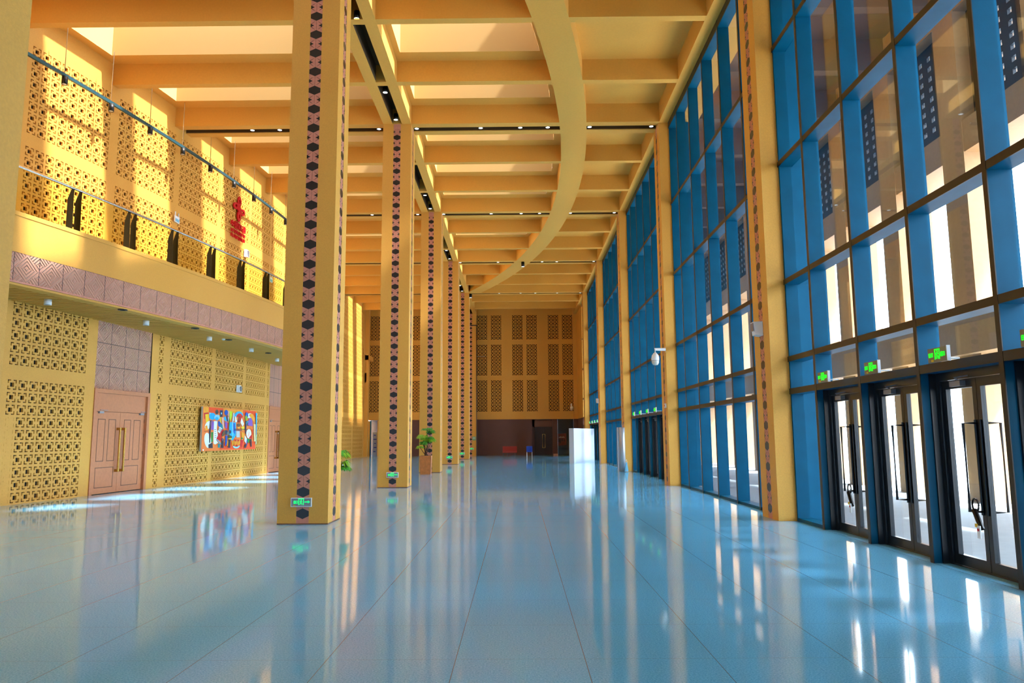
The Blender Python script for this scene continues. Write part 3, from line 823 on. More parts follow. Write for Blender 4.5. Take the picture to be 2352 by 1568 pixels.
for i in range(16): MB().tube([(16,18+.6*i,.0),(16,18+.6*i,1.0+.04*i)],.015,5).build('baluster',GREY,p)
# ------------------------------------------------------------------ exit signs at the column feet
def foot_sign(x0,x1,y,z0,z1,label):
    s=thing('exit_sign',label,'sign',((x0+x1)/2,y,z0),'green exit signs on the column feet')
    MB().box(x0,x1,y-.035,y,z0,z1).build('sign_body',WHITE,s)
    MB().box(x0+.012,x1-.012,y-.038,y-.034,z0+.012,z1-.012).build('sign_face',GREY,s)
    MB().box(x0+.05,x0+.085,y-.041,y-.037,z0+.015,z0+.035).build('sticker',YEL,s)
    runner_sign(s,((x0+x1)/2,y-.039,(z0+z1)/2+.008),(1,0,0),(0,0,1),(0,-1,0),x1-x0,z1-z0,GREEN,'arrow')
foot_sign(-4.255,-3.868,14.15,.325,.49,'green running man exit sign with arrow at the foot of the large near column')
foot_sign(-4.23,-3.85,24.15,.321,.488,'green running man exit sign with arrow at the foot of the second column')
foot_sign(-4.25,-3.87,44.15,.31,.50,'small green exit sign low on the fourth column of the left row')
foot_sign(-4.25,-3.87,54.15,.30,.50,'small green exit sign low on the fifth column of the left row')
foot_sign(-4.15,-3.78,63.55,.50,.68,'tiny green exit sign low on the farthest column of the left row')
nt_=thing('notice_board','pale green notice on the farthest column of the left row','sign',(-3.75,63.5,1.3))
MB().box(-3.90,-3.60,63.50,63.55,1.30,1.62).build('plate',mat('notice_green',(120,170,130),.5),nt_)
MB().box(-3.86,-3.64,63.495,63.50,1.50,1.53).box(-3.86,-3.64,63.495,63.50,1.42,1.44).build('lines',WHITE,nt_)
# ------------------------------------------------------------------ downlights
ORD=['first','second','third','fourth','fifth','sixth','seventh','eighth','ninth','tenth','eleventh','twelfth','thirteenth','fourteenth','fifteenth','sixteenth']
def downlight(x,y,z,label,grp,body=False):
    t=thing('downlight',label,'lamp',(x,y,z),grp)
    MB().lathe([(0,.20),(.076,.20),(.078,0),(.07,0)],(x,y,z)).build('housing',BLK,t,smooth=True)
    MB().lathe([(.07,.004),(.05,.02),(0,.022)],(x,y,z)).build('lens',LAMP,t,smooth=True)
def row_lights(y,xs,slotname):
    for i,x in enumerate(xs):
        side=''
        downlight(x,y,ZB+.03,'%s round downlight from the left in the ceiling slot %s'%(ORD[i],slotname),'downlights in the cross slots')
row_lights(14.62,[-9.1,-6.9,-3.2,-1.2,2.6],'above the large near column')
row_lights(24.62,[-9.15,-8.2,-4.75,-3.44,-1.22,.15,1.10,2.55,4.68],'above the second column')
row_lights(34.62,[-9.1,-6.94,-4.75,-3.50,-1.22,.22,1.10,2.58,4.68],'above the third column')
row_lights(44.62,[-6.9,-4.75,-3.48,-1.16,1.54,2.44,4.70],'above the fourth column')
row_lights(54.62,[-9.5,-1.35,.25,1.35,2.98,4.70],'above the fifth column')
for i,y in enumerate((17.75,21.85,23.85,31.75,33.7,41.6,43.6,51.6,53.6)):
    downlight(-4.04,y,ZB+.02,'%s round downlight from the near end in the slot over the columns'%ORD[i],'downlights over the left row of columns')
for (x,y,l) in ((.36,44.45,'black cylinder spotlight under the curved beam near the fourth column'),(-3.47,54.5,'black cylinder spotlight where the curved beam meets the fifth column')):
    t=thing('spotlight',l,'lamp',(x,y,ZB-.3)); MB().lathe([(0,.29),(.10,.29),(.10,0),(.085,0)],(x,y,ZB-.30)).build('housing',BLK,t,smooth=True); MB().lathe([(.085,.005),(0,.02)],(x,y,ZB-.30)).build('lens',LAMP,t)
# ------------------------------------------------------------------ hanging lighting rail
def tx(Y): return ux(Y)+.55
def tz(Y): return 11.27
tr=thing('lighting_rail','long curved teal lighting rail hung on rods in front of the upper left wall','rail',(tx(24),24,11.2))
def P_(b):
    for a,c in zip(frange(9,35.7,.4),frange(9,35.7,.4)[1:]):
        b.hexa([(tx(a)-.03,a,11.22),(tx(a)+.03,a,11.22),(tx(c)+.03,c,11.22),(tx(c)-.03,c,11.22),(tx(a)-.03,a,11.31),(tx(a)+.03,a,11.31),(tx(c)+.03,c,11.31),(tx(c)-.03,c,11.31)])
    return b
P_(MB()).build('channel',mat('rail_teal',(50,98,112),.35,.5),tr)
k=0
for y in [10.4+1.666*i for i in range(16)]:
    on=any(a-.1<y<c+.1 for a,c in ev); top=ZB if on else ZC
    MB().tube([(tx(y),y,11.3),(tx(y),y,top)],.012,6).build('rod',STEEL,tr)
    sp=thing('spotlight','%s small dark spotlight from the left on the hanging rail'%ORD[k],'lamp',(tx(y),y,11.05),'spotlights on the hanging rail'); k+=1
    MB().lathe([(0,.22),(.075,.22),(.075,0),(.06,0)],(tx(y)+.02,y,11.0)).build('housing',BRONZE_REFL,sp,smooth=True)
    MB().lathe([(.06,.01),(0,.02)],(tx(y)+.02,y,11.0)).build('lens',WHITE,sp)
    
# ------------------------------------------------------------------ lamps and detectors in the balcony soffit
for i,(x,y) in enumerate([(-11.68,18.14),(-10.95,21.6),(-10.555,25.17),(-10.32,28.55),(-10.53,32.3)]):
    t=thing('surface_lamp','%s white drum lamp from the left under the balcony'%ORD[i],'lamp',(x,y,4.92),'white drum lamps under the balcony')
    MB().lathe([(0,.14),(.085,.14),(.085,0),(.075,-.0)],(x,y,4.92)).build('housing',WHITE,t,smooth=True)
    MB().lathe([(.075,.002),(0,.01)],(x,y,4.92)).build('lens',GREY,t)
for i,(x,y) in enumerate([(-10.6,19.62),(-10.15,23.1),(-10.18,25.9),(-10.18,30.1)]):
    t=thing('recessed_lamp','%s dark recessed lamp ring from the left under the balcony'%ORD[i],'lamp',(x,y,5.04),'dark recessed lamps under the balcony')
    MB().lathe([(.12,.02),(.12,0),(.07,0),(.06,.02)],(x,y,5.03)).build('ring',BRONZE_REFL,t,smooth=True); MB().lathe([(.06,.02),(0,.025)],(x,y,5.03)).build('lens',GREY,t)
t=thing('smoke_detector','small white smoke detector under the balcony beside the third drum lamp','detector',(-10.3,25.5,5.02))
MB().lathe([(.06,.05),(.06,.02),(.03,0),(0,0)],(-10.3,25.75,5.01)).build('body',WHITE,t,smooth=True)
# ------------------------------------------------------------------ painting
def painting():
    y0,y1=27.55,32.65; z0,z1=1.13,2.78
    fx=lambda y: wx(y)+.17
    p0=Vector((fx(y0),y0,0)); p1=Vector((fx(y1),y1,0)); t=(p1-p0); W=t.length; t.normalize(); n=Vector((t.y,-t.x,0)); H=z1-z0
    th=thing('painting','large colourful abstract painting of musicians on the lattice wall between the two wooden doors','painting',(p0.x,(y0+y1)/2,z0))
    Mx=Matrix((t,n,Vector((0,0,1)))).transposed().to_4x4(); Mx.translation=p0+Vector((0,0,z0))
    MB().box(0,W,-.07,0,0,H,0,Mx).build('canvas',CANV,th)
    cols={}
    def cm(c):
        if c not in cols: cols[c]=(len(cols),mat('paint_%d'%len(cols),c,.5,noise=.08,nscale=6))
        return cols[c][0]
    b=MB(); lay=[0]
    # source coordinates of a rough sketch: quad corners
    TL,TR,BR,BL=(185,165),(1665,320),(1650,1400),(130,1440)
    def uv(px,py):
        # inverse bilinear by iteration
        a,c=.5,.5
        for _ in range(12):
            x=(1-c)*((1-a)*TL[0]+a*TR[0])+c*((1-a)*BL[0]+a*BR[0]); y=(1-c)*((1-a)*TL[1]+a*TR[1])+c*((1-a)*BL[1]+a*BR[1])
            dxa=(1-c)*(TR[0]-TL[0])+c*(BR[0]-BL[0]); dyc=(1-a)*(BL[1]-TL[1])+a*(BR[1]-TR[1]); dya=(1-c)*(TR[1]-TL[1])+c*(BR[1]-BL[1]); dxc=(1-a)*(BL[0]-TL[0])+a*(BR[0]-TR[0])
            ex,ey=px-x,py-y; det=dxa*dyc-dxc*dya; a+=(ex*dyc-dxc*ey)/det; c+=(dxa*ey-dya*ex)/det
        # perspective along the wall: nearer end is larger
        k=1/(0.84+0.16*0)  
        # measured mapping of a to length: equal steps in the photo are longer on the far side
        a_=a*1.0; w0,w1=1.0,.842
        s=a_*w0/(a_*w0+(1-a_)/1.0*1.0) if False else a_/(a_+(1-a_)/w1*1.0)
        return min(1,max(0,s)),min(1,max(0,1-c))
    def A(c,pts):
        lay[0]+=1; y_=.0008*lay[0]**.8+.0006
        q=[uv(*p) for p in pts]; b.poly([tuple(Mx@Vector((u_*W,y_,v_*H))) for u_,v_ in q],cm(c))
    def E(c,cx,cy,rx_,ry,rot=0,n_=18,a0=0,a1=2*PI):
        A(c,[(cx+rx_*math.cos(a0+(a1-a0)*i/n_)*math.cos(rot)-ry*math.sin(a0+(a1-a0)*i/n_)*math.sin(rot),cy+rx_*math.cos(a0+(a1-a0)*i/n_)*math.sin(rot)+ry*math.sin(a0+(a1-a0)*i/n_)*math.cos(rot)) for i in range(n_)])
    OR=(255,130,50);RO_=(250,80,15);YE_=(255,215,30);CY_=(0,175,230);BL_=(0,85,190);NV=(25,50,90);RD=(215,30,40);WH=(235,240,235);GR=(20,140,50);PU=(140,90,190);BR_=(110,85,60);LM=(190,220,30);TL_=(0,140,150);PK=(250,190,170);DK=(45,40,55);OY=(255,170,30);LB=(140,210,240);GY=(190,200,200)
    A(OR,[TL,TR,BR,BL]); A(RO_,[(340,190),(740,230),(740,330),(350,420)]); A(OY,[(750,240),(1280,290),(1290,420),(760,330)]); A(RO_,[(1290,290),(1640,330),(1620,600),(1300,420)])
    A(RO_,[(640,1390),(720,1200),(1640,1180),(1640,1395)]); A(OY,[(200,180),(335,190),(330,340),(200,340)]); A(RD,[(205,350),(330,335),(330,375),(240,385),(235,520),(215,520)]); A(YE_,[(240,390),(330,385),(340,560),(270,640)])
    E(WH,310,1130,95,220,-.12); E(WH,320,700,80,130,.5); A(OY,[(240,720),(290,700),(320,830),(240,850)])
    A(LB,[(350,340),(420,350),(440,470),(360,500)]); E(CY_,440,450,90,100); E(LB,570,480,80,75); E(CY_,560,520,50,50)
    E(BR_,560,330,48,70); E((60,60,70),555,340,24,40)
    A(DK,[(370,560),(450,570),(400,700),(390,900),(380,1200),(350,1200),(340,900)]); E((150,100,140),430,680,45,120); A(GR,[(400,900),(460,900),(450,1180),(405,1180)]); A(DK,[(325,1250),(445,1190),(450,1350),(330,1350)])
    A(WH,[(480,580),(580,590),(560,800),(590,1000),(540,1120),(600,1200),(520,1250),(470,1220),(470,900)]); A(PU,[(430,600),(480,600),(475,830),(400,830)])
    for i in range(5): A(NV,[(490+i*4,830+i*55),(540,820+i*55),(540,832+i*55),(492+i*4,844+i*55)])
    A(NV,[(640,280),(725,285),(720,470),(640,470)]); E(LB,685,370,18,30); A(YE_,[(635,480),(680,480),(680,660),(650,650)]); A(PK,[(690,490),(750,490),(760,800),(720,800)])
    A(BL_,[(590,600),(630,590),(700,690),(720,800),(660,760),(600,730)]); A(TL_,[(640,690),(710,680),(740,820),(680,850)])
    A(RD,[(720,820),(760,860),(690,1000),(690,1160),(550,1080),(610,950)]); A(WH,[(630,745),(710,800),(640,935),(580,880)])
    for i in range(5): A(DK,[(622+i*18,775+i*10),(630+i*18,778+i*10),(600+i*18,850+i*14),(592+i*18,846+i*14)])
    A(CY_,[(540,1100),(560,1100),(740,1290),(720,1300)]); A(TL_,[(590,1220),(650,1240),(655,1340),(590,1340)])
    E(BL_,815,350,50,80); A(CY_,[(745,480),(800,450),(840,620),(760,560)]); A(PU,[(770,600),(850,640),(840,810),(790,780)]); A(WH,[(860,470),(885,480),(880,600),(855,600)]); A(RD,[(860,640),(882,640),(885,850),(860,850)])
    A(NV,[(820,420),(860,430),(870,600),(840,600)]); A(GR,[(890,480),(920,600),(915,780),(890,790)]); A(LM,[(905,300),(985,330),(975,480),(930,590),(905,500)]); A(PK,[(865,300),(900,310),(895,470),(870,440)])
    A(CY_,[(920,620),(1090,640),(1090,1000),(1000,1150),(930,1100),(890,880)]); A(BL_,[(1010,650),(1060,660),(1060,980),(1010,900)]); A(LB,[(980,600),(1000,600),(1010,1020),(990,1020)])
    A(GY,[(1000,360),(1040,360),(1040,600),(980,600)]); A(WH,[(1060,380),(1115,390),(1115,630),(1060,620)])
    E(CY_,1160,470,125,150,0,20,PI,2*PI); E(RD,1180,520,95,140,0,16,PI*1.05,2*PI); E((240,150,60),1150,560,60,90,0,12,PI,2*PI)
    A((150,50,40),[(1140,440),(1200,450),(1170,640),(1135,640)]); A(RD,[(1200,450),(1250,480),(1200,640),(1190,640)]); A(WH,[(1240,500),(1310,680),(1270,760),(1210,640)])
    E(BR_,1160,710,50,50); E(OY,1165,790,40,25); A(YE_,[(1230,770),(1320,740),(1320,830),(1260,870)]); A(DK,[(1040,815),(1480,830),(1480,845),(1040,835)]); A(NV,[(1040,850),(1260,860),(1260,875),(1040,870)])
    A(GY,[(1095,880),(1190,880),(1200,1060),(1100,1060)]); A(OY,[(1240,900),(1330,950),(1310,1100),(1250,1040)]); A(GR,[(1240,1060),(1290,1080),(1260,1120),(1230,1120)])
    A(RD,[(1040,1110),(1300,1140),(1240,1370),(1210,1250),(1040,1160)]); E(LB,1100,1290,100,80,0,18,0,PI); E(RD,1105,1270,75,55,0,18,0,PI)
    for i in range(6): E(OY,990+i*40,1230-(i%2)*30,16,75,.05)
    A(DK,[(690,1080),(750,1100),(740,1350),(670,1350)]); E((110,80,110),715,1110,24,40); A(BL_,[(790,1000),(850,1000),(840,1190),(800,1310),(785,1280)]); A(NV,[(780,850),(850,850),(850,980),(790,980)]); E(BR_,740,940,40,90,.4); E((120,120,110),870,940,40,50); E(NV,920,900,30,50)
    E((70,80,40),915,1050,60,50); E(YE_,915,1075,55,35,0,14,0,PI); A(DK,[(880,1110),(940,1110),(930,1350),(865,1350)]); A(OY,[(840,1160),(870,1150),(860,1300),(835,1290)])
    E(WH,1460,560,140,180,0,20,PI*1.1,2*PI); E(OY,1500,620,105,230,0,20,PI*1.3,PI*2.1); E(BL_,1375,440,40,90); E((130,190,30),1365,510,30,70); A(NV,[(1340,590),(1375,600),(1365,960),(1345,960)])
    E(TL_,1420,650,60,60); E((40,60,90),1420,690,35,50); E(PU,1480,720,65,210,0,22,PI,2.1*PI); E(WH,1440,960,70,130); A(WH,[(1330,1000),(1390,1100),(1370,1240),(1320,1160)]); A(PK,[(1440,900),(1460,910),(1450,1040),(1400,1040)])
    A(RD,[(1500,1000),(1530,1010),(1530,1110),(1440,1080)]); A(GR,[(1390,1095),(1480,1110),(1440,1240),(1400,1180)]); A(DK,[(1330,1260),(1390,1260),(1370,1360),(1330,1360)]); A(BL_,[(1390,1110),(1410,1120),(1395,1290),(1375,1290)]); A(DK,[(1480,1120),(1520,1110),(1530,1330),(1500,1330)])
    A(RO_,[(1530,850),(1570,830),(1570,1000),(1540,980)]); A((255,225,160),[(1570,680),(1625,700),(1630,1180),(1590,1180)]); A(CY_,[(1620,375),(1663,380),(1660,1000),(1640,1000)]); A((120,240,220),[(1640,1000),(1658,1000),(1655,1270),(1635,1260)])
    A(WH,[(145,1375),(180,1378),(178,1420),(143,1420)]); A((150,60,30),[(190,868),(340,850),(340,862),(190,880)])
    b.build('painted_surface',[c[1] for c in sorted(cols.values(),key=lambda q:q[0])],th)
    w_=MB()
    for k_ in (.12,.5,.88): w_.tube([Mx@Vector((k_*W,-.05,H)),Mx@Vector((k_*W,-.12,H+.12))],.006,5)
    w_.build('hanging_wire',BLK,th)
painting()
# ------------------------------------------------------------------ red emblem on the upper wall
def emblem():
    yc=28.58; f=lambda y:ux(y)+.02
    t=thing('wall_emblem','red knot emblem with red characters beneath on the upper left lattice wall','emblem',(f(yc),yc,9.3))
    slope=-(yc-36)/80; ty=Vector((slope,1,0)).normalized(); n=Vector((ty.y,-ty.x,0))
    o=Vector((f(yc),yc,0))
    def pt(s,z,d=0): return o+ty*s+Vector((0,0,z))+n*d
    b=MB()
    def ring(cs,cz,a,rot,w_=.075,th=.05):
        R1=[];R2=[];N=20
        for i in range(N):
            q=2*PI*i/N; 
            for R,k in ((R1,1.0),(R2,.42)):
                x=a*k*math.cos(q)*1.25; y=a*k*math.sin(q)*.8
                R.append((cs+x*math.cos(rot)-y*math.sin(rot),cz+x*math.sin(rot)+y*math.cos(rot)))
        base=len(b.v)
        for d in (0.02,th+.02):
            for R in (R1,R2):
                for (s,z) in R: b.v.append(tuple(pt(s,z,d)))
        def V(l,r_,i): return base+(l*2+r_)*N+i%N
        for i in range(N):
            b.f.append((V(1,0,i),V(1,0,i+1),V(1,1,i+1),V(1,1,i))); b.m.append(0)
            b.f.append((V(0,0,i),V(0,0,i+1),V(1,0,i+1),V(1,0,i))); b.m.append(0)
            b.f.append((V(0,1,i),V(0,1,i+1),V(1,1,i+1),V(1,1,i))); b.m.append(0)
    zc=10.63
    ring(.0,zc+.30,.17,PI/2); ring(0,zc-.30,.17,PI/2); ring(-.28,zc+.06,.17,.25); ring(.28,zc-.06,.17,.25)
    b.prism([pt(-.2,zc,.02),pt(0,zc-.16,.02),pt(.2,zc,.02),pt(0,zc+.16,.02)],n*.05)
    b.build('knot_symbol',RED,t)
    def bar(b,s0,z0,s1,z1,w_=.022):
        dx,dz=s1-s0,z1-z0; L=math.hypot(dx,dz); nx,nz=-dz/L*w_,dx/L*w_
        b.prism([pt(s0+nx,z0+nz,.02),pt(s0-nx,z0-nz,.02),pt(s1-nx,z1-nz,.02),pt(s1+nx,z1+nz,.02)],n*.04)
    b=MB()
    G=[[(0,1,0,0),(-.4,.75,.4,.75),(-.4,.3,.4,.3),(-.4,.75,-.4,.3),(.4,.75,.4,.3)],
       [(-.45,1,.45,1),(-.45,0,.45,0),(-.45,1,-.45,0),(.45,1,.45,0),(-.25,.75,.25,.75),(-.25,.5,.25,.5),(-.25,.25,.25,.25),(0,.75,0,.25)],
       [(-.4,1,-.4,.1),(-.15,1,-.15,0),(-.45,.9,-.1,.9),(-.45,.5,-.1,.5),(0,.75,.5,.75),(0,.45,.5,.45),(.25,.95,.25,.45),(.25,.45,0,0),(.25,.45,.5,0)],
       [(-.45,.9,-.3,.75),(-.3,.55,-.3,.15),(-.5,0,.5,0),(-.05,.9,.45,.9),(-.05,.7,-.05,.15),(.45,.7,.45,.15),(-.05,.7,.45,.7),(-.05,.45,.45,.45),(.2,.9,.2,.15)]]
    for i,gl in enumerate(G):
        cx=-.48+.32*i
        for (x0,z0_,x1,z1_) in gl: bar(b,cx+x0*.26,9.80+z0_*.26,cx+x1*.26,9.80+z1_*.26,.019)
    b.build('characters',RED,t)
    for r_ in range(2):
        b=MB()
        for i in range(9):
            s=-.56+.13*i; z=9.60-.2*r_
            bar(b,s,z,s,z+.12,.014); bar(b,s,z+(.12 if (i+r_)%2 else 0),s+.08,z+(.12 if (i+r_)%2 else 0),.014); 
            if i%3!=1: bar(b,s+.08,z,s+.08,z+.12,.014)
        b.build('small_lettering',RED,t)
emblem()
# small wall devices
def device(name,label,cat,f,y,z0,z1,w_,mt=WHITE,d=.14):
    x=f(y); t=thing(name,label,cat,(x+.08,y,z0))
    MB().hexa([(x+.02,y-w_/2,z0),(x+d+.02,y-w_*.35,z0),(x+d+.02,y+w_*.35,z0),(x+.02,y+w_/2,z0),(x+.02,y-w_/2,z1),(x+d*.8,y-w_*.35,z1),(x+d*.8,y+w_*.35,z1),(x+.02,y+w_/2,z1)]).build('body',mt,t)
    MB().box(x+d*.95,x+d*1.12+.02,y-w_*.25,y+w_*.25,z0+.03,z1-.05).build('front_grille',GREY if mt is WHITE else WHITE,t)
device('wall_speaker','white wall loudspeaker on the lower lattice wall above the painting','speaker',wx,30.88,3.5,3.79,.30)
device('wall_speaker','white wall loudspeaker on the upper wall below the red emblem','speaker',ux,29.35,8.86,9.17,.26)
for y,z,l in ((24.44,8.87,'small blue and white sign on the upper wall above the glass balustrade'),(31.97,8.38,'small pale blue sign on the upper wall near the end of the balcony')):
    t=thing('wall_sign',l,'sign',(ux(y)+.05,y,z)); MB().box(ux(y)+.02,ux(y)+.06,y-.17,y+.17,z,z+.22).build('plate',WHITE,t); MB().box(ux(y)+.06,ux(y)+.065,y-.13,y+.13,z+.03,z+.13).build('blue_field',BLUEB,t)
    MB().tube([(ux(y)+.04,y-.12,z+.22),(ux(y)+.04,y-.12,z+.36)],.02,6).tube([(ux(y)+.04,y+.12,z+.22),(ux(y)+.04,y+.12,z+.36)],.02,6).build('fixing',WHITE,t)
def rspk(y,z0,l):
    t=thing('wall_speaker',l,'speaker',(XR0-.06,y,z0))
    MB().hexa([(XR0-.14,y-.10,z0+.02),(XR0,y-.13,z0),(XR0,y+.13,z0),(XR0-.14,y+.10,z0+.02),(XR0-.17,y-.10,z0+.28),(XR0,y-.13,z0+.28),(XR0,y+.13,z0+.28),(XR0-.17,y+.10,z0+.28)]).build('body',WHITE,t)
    MB().box(XR0-.175,XR0-.165,y-.08,y+.08,z0+.10,z0+.26).build('front_grille',GREY,t)
rspk(14.74,3.55,'white wall loudspeaker on the largest gold pilaster, facing the hall')
rspk(44.9,3.55,'white wall loudspeaker on the fourth gold pilaster above the white display box')
# alarm box
t=thing('fire_alarm','small white and red alarm button on the second gold pilaster','alarm',(XR0-.03,24.5,2.55)); MB().box(XR0-.05,XR0,24.44,24.58,2.50,2.64).build('box',WHITE,t); MB().box(XR0-.06,XR0-.05,24.48,24.54,2.54,2.60).build('button',RED,t)
# dome cameras
def dome(x,y,z,ax,l):
    t=thing('dome_camera',l,'camera',(x,y,z))
    b=MB().lathe([(0,.18),(.05,.18),(.11,.10),(.13,0),(.125,-.06),(.12,-.07)],(x,y,z),20); b.build('housing',WHITE,t,smooth=True)
    MB().lathe([(.12,-.075),(.118,-.14),(.08,-.21),(0,-.225)],(x,y,z),20).build('dome',mat('dome_'+l[:5],(205,200,190),.2),t,smooth=True)
    MB().lathe([(.126,-.062),(.126,-.078)],(x,y,z),20).build('seam',GREY,t)
    e=Vector((x,y,z+.30))+Vector(ax)
    MB().tube([(x,y,z+.16),(x,y,z+.30),e],[.045,.045,.05],10).build('arm',WHITE,t); 
    MB().box(e.x-.06 if ax[0]==0 else e.x-.01,e.x+.06 if ax[0]==0 else e.x+.01,e.y-.06 if ax[1]==0 else e.y-.01,e.y+.06 if ax[1]==0 else e.y+.01,z+.20,z+.40).build('wall_plate',WHITE,t)
dome(4.50,24.25,4.10,(.36,.05,0),'white dome camera on an arm from the second gold pilaster')
dome(4.60,YE-.45,4.0,(.0,.42,0),'small dome camera on the far end wall at its right corner')
# ------------------------------------------------------------------ seating by the end wall
t=thing('bench','low red upholstered bench with thin legs against the maroon end wall','bench',(-.73,62.0,0))
MB().box(-1.30,-.12,61.7,62.3,.28,.40).build('seat',SOFA,t); MB().box(-1.30,-.12,62.22,62.34,.40,.80).build('backrest',SOFA,t)
for x in (-1.25,-.90,-.40,-.17):
    for y in (61.75,62.28): MB().tube([(x,y,0),(x,y,.28)],.018,6).build('leg',BLK,t)
t=thing('chair','blue chair with thin metal legs left of the far dark door','chair',(.83,57.2,0))
MB().box(.62,1.05,57.0,57.42,.42,.47).build('seat',BLUEC,t); MB().box(.61,1.06,57.38,57.43,.47,.86).build('backrest',BLUEC,t)
for x in (.64,1.03):
    for y in (57.02,57.40): MB().tube([(x,y,0),(x,y,.42)],.014,6).build('leg',STEEL,t)
t=MB().box(3.0,3.38,YE-.2,YE-.05,0,.11).build('carton',mat('tan_card',(210,160,130),.7)); tag(t,'tiny tan carton on the floor beside the far dark door','box')
# ------------------------------------------------------------------ white display box
p0=Vector((3.275,44.3,0)); p1=Vector((4.80,47.5,0)); t_=(p1-p0).normalized(); n_=Vector((-t_.y,t_.x,0))
L=(p1-p0).length
t=thing('display_box','tall white display box standing on the floor near the glass wall','stand',(3.7,45.6,0))
Mx=Matrix((t_,n_,Vector((0,0,1)))).transposed().to_4x4(); Mx.translation=p0
pf=MB().box(0,L,0,.03,.0,2.06,0,Mx).build('front_panel',PWHITE,t)
MB().box(0,.03,.03,.30,.0,2.06,0,Mx).build('side_panel',PWHITE,t); MB().box(L-.03,L,.03,.30,.0,2.06,0,Mx).build('side_panel',PWHITE,t); MB().box(0.03,L-.03,.27,.30,.0,2.06,0,Mx).build('back_panel',PWHITE,t); MB().box(.03,L-.03,.03,.27,2.03,2.055,0,Mx).build('top_panel',PWHITE,t)
# rolled board + blue bag by third pilaster
t=thing('rolled_banner','white and grey rolled board standing upright at the third gold pilaster','banner',(4.72,34.0,0))
MB().lathe([(0,1.98),(.13,1.98),(.135,1.0),(.13,0),(0,0)],(4.69,33.98,0),18).build('roll',mat('roll_grey',(170,172,176),.35,.3),t,smooth=True)
MB().box(4.50,4.56,33.95,34.25,0,1.98).build('white_panel',PWHITE,t)
MB().tube([(4.70,33.98,1.98),(4.74,34.0,2.15),(4.82,34.05,2.2)],.012,6).build('cord',GREY,t)
t=thing('carry_bag','pale blue bag on the floor between the rolled board and the third pilaster','bag',(4.84,33.75,0))
MB().hexa([(4.74,33.66,.02),(4.90,33.66,.02),(4.90,33.84,.02),(4.74,33.84,.02),(4.80,33.72,.42),(4.86,33.72,.42),(4.86,33.78,.42),(4.80,33.78,.42)]).build('body',BLUEB,t)
MB().tube([(4.81,33.75,.4),(4.80,33.75,.52),(4.84,33.75,.55),(4.86,33.75,.4)],.006,5).build('handle',WHITE,t)
# cable lock on the nearest visible doors' handles
def cable_lock(y,l,x=XG-.13,z=.78):
    t=thing('cable_lock',l,'lock',(x,y,z-.2))
    pts=[(x+.0,y+.06*math.cos(a)+.0,z+.07*math.sin(a)) for a in [2*PI*i/16 for i in range(17)]]
    MB().tube(pts,.012,6).build('loop',BLK,t); MB().tube([(x-.02,y,z-.05),(x-.02,y-.12,z-.26)],.03,8).build('lock_body',BLK,t); MB().box(x-.06,x-.05,y-.15,y-.09,z-.36,z-.22).build('tag',WHITE,t); MB().box(x-.062,x-.052,y-.10,y-.06,z-.24,z-.20).build('tag',YEL,t); MB().box(x-.064,x-.054,y-.13,y-.10,z-.28,z-.25).build('tag',RED,t)
cable_lock(8.80,'black cable lock with tags hanging on the handles of the nearest fully visible glass door')
cable_lock(12.1,'small cable lock on the handle of the glass door beside the largest gold pilaster',z=.74)
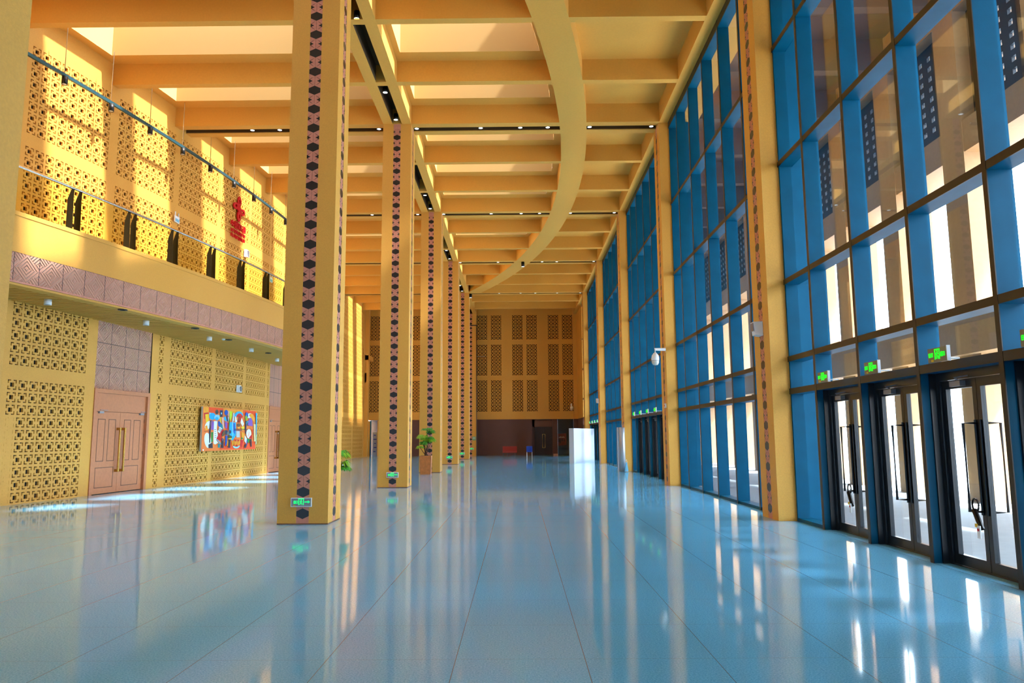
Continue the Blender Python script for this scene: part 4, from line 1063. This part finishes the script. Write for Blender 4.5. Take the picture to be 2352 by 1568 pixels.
# ------------------------------------------------------------------ potted palms
def palm(x,y,label,seed,H=1.0,pot=True,heads=None):
    rr=random.Random(seed)
    t=thing('potted_palm',label,'plant',(x,y,0),None)
    a,b_=.215,.29; h=.80
    rot=Matrix.Rotation(math.radians(0),4,'Z'); rot.translation=Vector((x,y,0))
    M_=rot
    MB().hexa([tuple(M_@Vector(v)) for v in [(-a,-a,0),(a,-a,0),(a,a,0),(-a,a,0),(-b_*.85,-b_*.85,h),(b_*.85,-b_*.85,h),(b_*.85,b_*.85,h),(-b_*.85,b_*.85,h)]]).build('planter',PLANT,t)
    bb=MB()
    for (q,r_) in (((-a-.002,-a-.002),( -b_*.85-.002,-b_*.85-.002)),((a+.002,-a-.002),(b_*.85+.002,-b_*.85-.002))):
        bb.tube([(x+q[0],y+q[1],0),(x+r_[0],y+r_[1],h)],.008,5)
    bb.build('corner_trim',WOODG,t)
    MB().box(x-.22,x+.22,y-.22,y+.22,h-.02,h+.004).build('soil',SOIL,t)
    heads=heads or [(.05,-.02,1.92,.26,0),(.2,.0,1.80,.2,0),(-.16,.02,1.60,.26,1),(-.10,0,1.48,.2,1),(.14,.0,1.50,.24,0),(.22,.02,1.42,.24,1),(-.12,.0,1.30,.22,0),(-.25,.0,1.14,.18,1),(.02,-.1,1.36,.2,0)]
    bs=MB()
    for i,(dx,dy,z,s,mi) in enumerate(heads):
        bs.tube([(x+rr.uniform(-.08,.08),y,h-.05),(x+dx*.4,y+dy*.5,(h+z)/2-.05),(x+dx,y+dy,z)],[.022,.016,.01],6)
    bs.build('trunk',TRUNK,t)
    bl=MB()
    for (dx,dy,z,s,mi) in heads:
        c=Vector((x+dx,y+dy,z))
        for f in range(8):
            az=rr.uniform(0,2*PI); dirv=Vector((math.cos(az),math.sin(az)*.9,rr.uniform(.0,.5))).normalized()
            hub=c+dirv*s*.35
            side=dirv.cross(Vector((0,0,1))).normalized()
            for k in range(8):
                ang=(k-3.5)*.32
                d=(dirv*math.cos(ang)+side*math.sin(ang)).normalized()
                L_=s*rr.uniform(.7,1.0); wv=side*math.cos(ang)-dirv*math.sin(ang)
                w0=.028
                A_=hub; B_=hub+d*L_*.55+Vector((0,0,.02)); C_=hub+d*L_+Vector((0,0,-.09*L_/.2))
                n=len(bl.v); bl.v+=[tuple(A_-wv*.004),tuple(A_+wv*.004),tuple(B_+wv*w0),tuple(B_-wv*w0),tuple(C_)]
                bl.f+=[(n,n+1,n+2,n+3),(n+3,n+2,n+4)]; bl.m+=[mi,mi]
    bl.build('foliage',[LEAF,LEAF2],t)
palm(-4.03,32.75,'potted palm in a tapered orange wood planter before the third column of the left row',4)
palm(-4.55,17.6,'palm almost hidden behind the large near column, only leaf tips showing at its right edge',9,
     heads=[(.25,0,1.25,.30,0),(.36,.0,1.18,.24,1),(.3,.0,.95,.30,1),(.42,0,.88,.2,0),(-.1,0,1.4,.3,0),(.05,0,1.3,.3,0)])
for k_,o_ in enumerate([o for o in bpy.data.objects if o.name.startswith('potted_palm')]): o_['group']='potted palms'
bpy.context.view_layer.update()
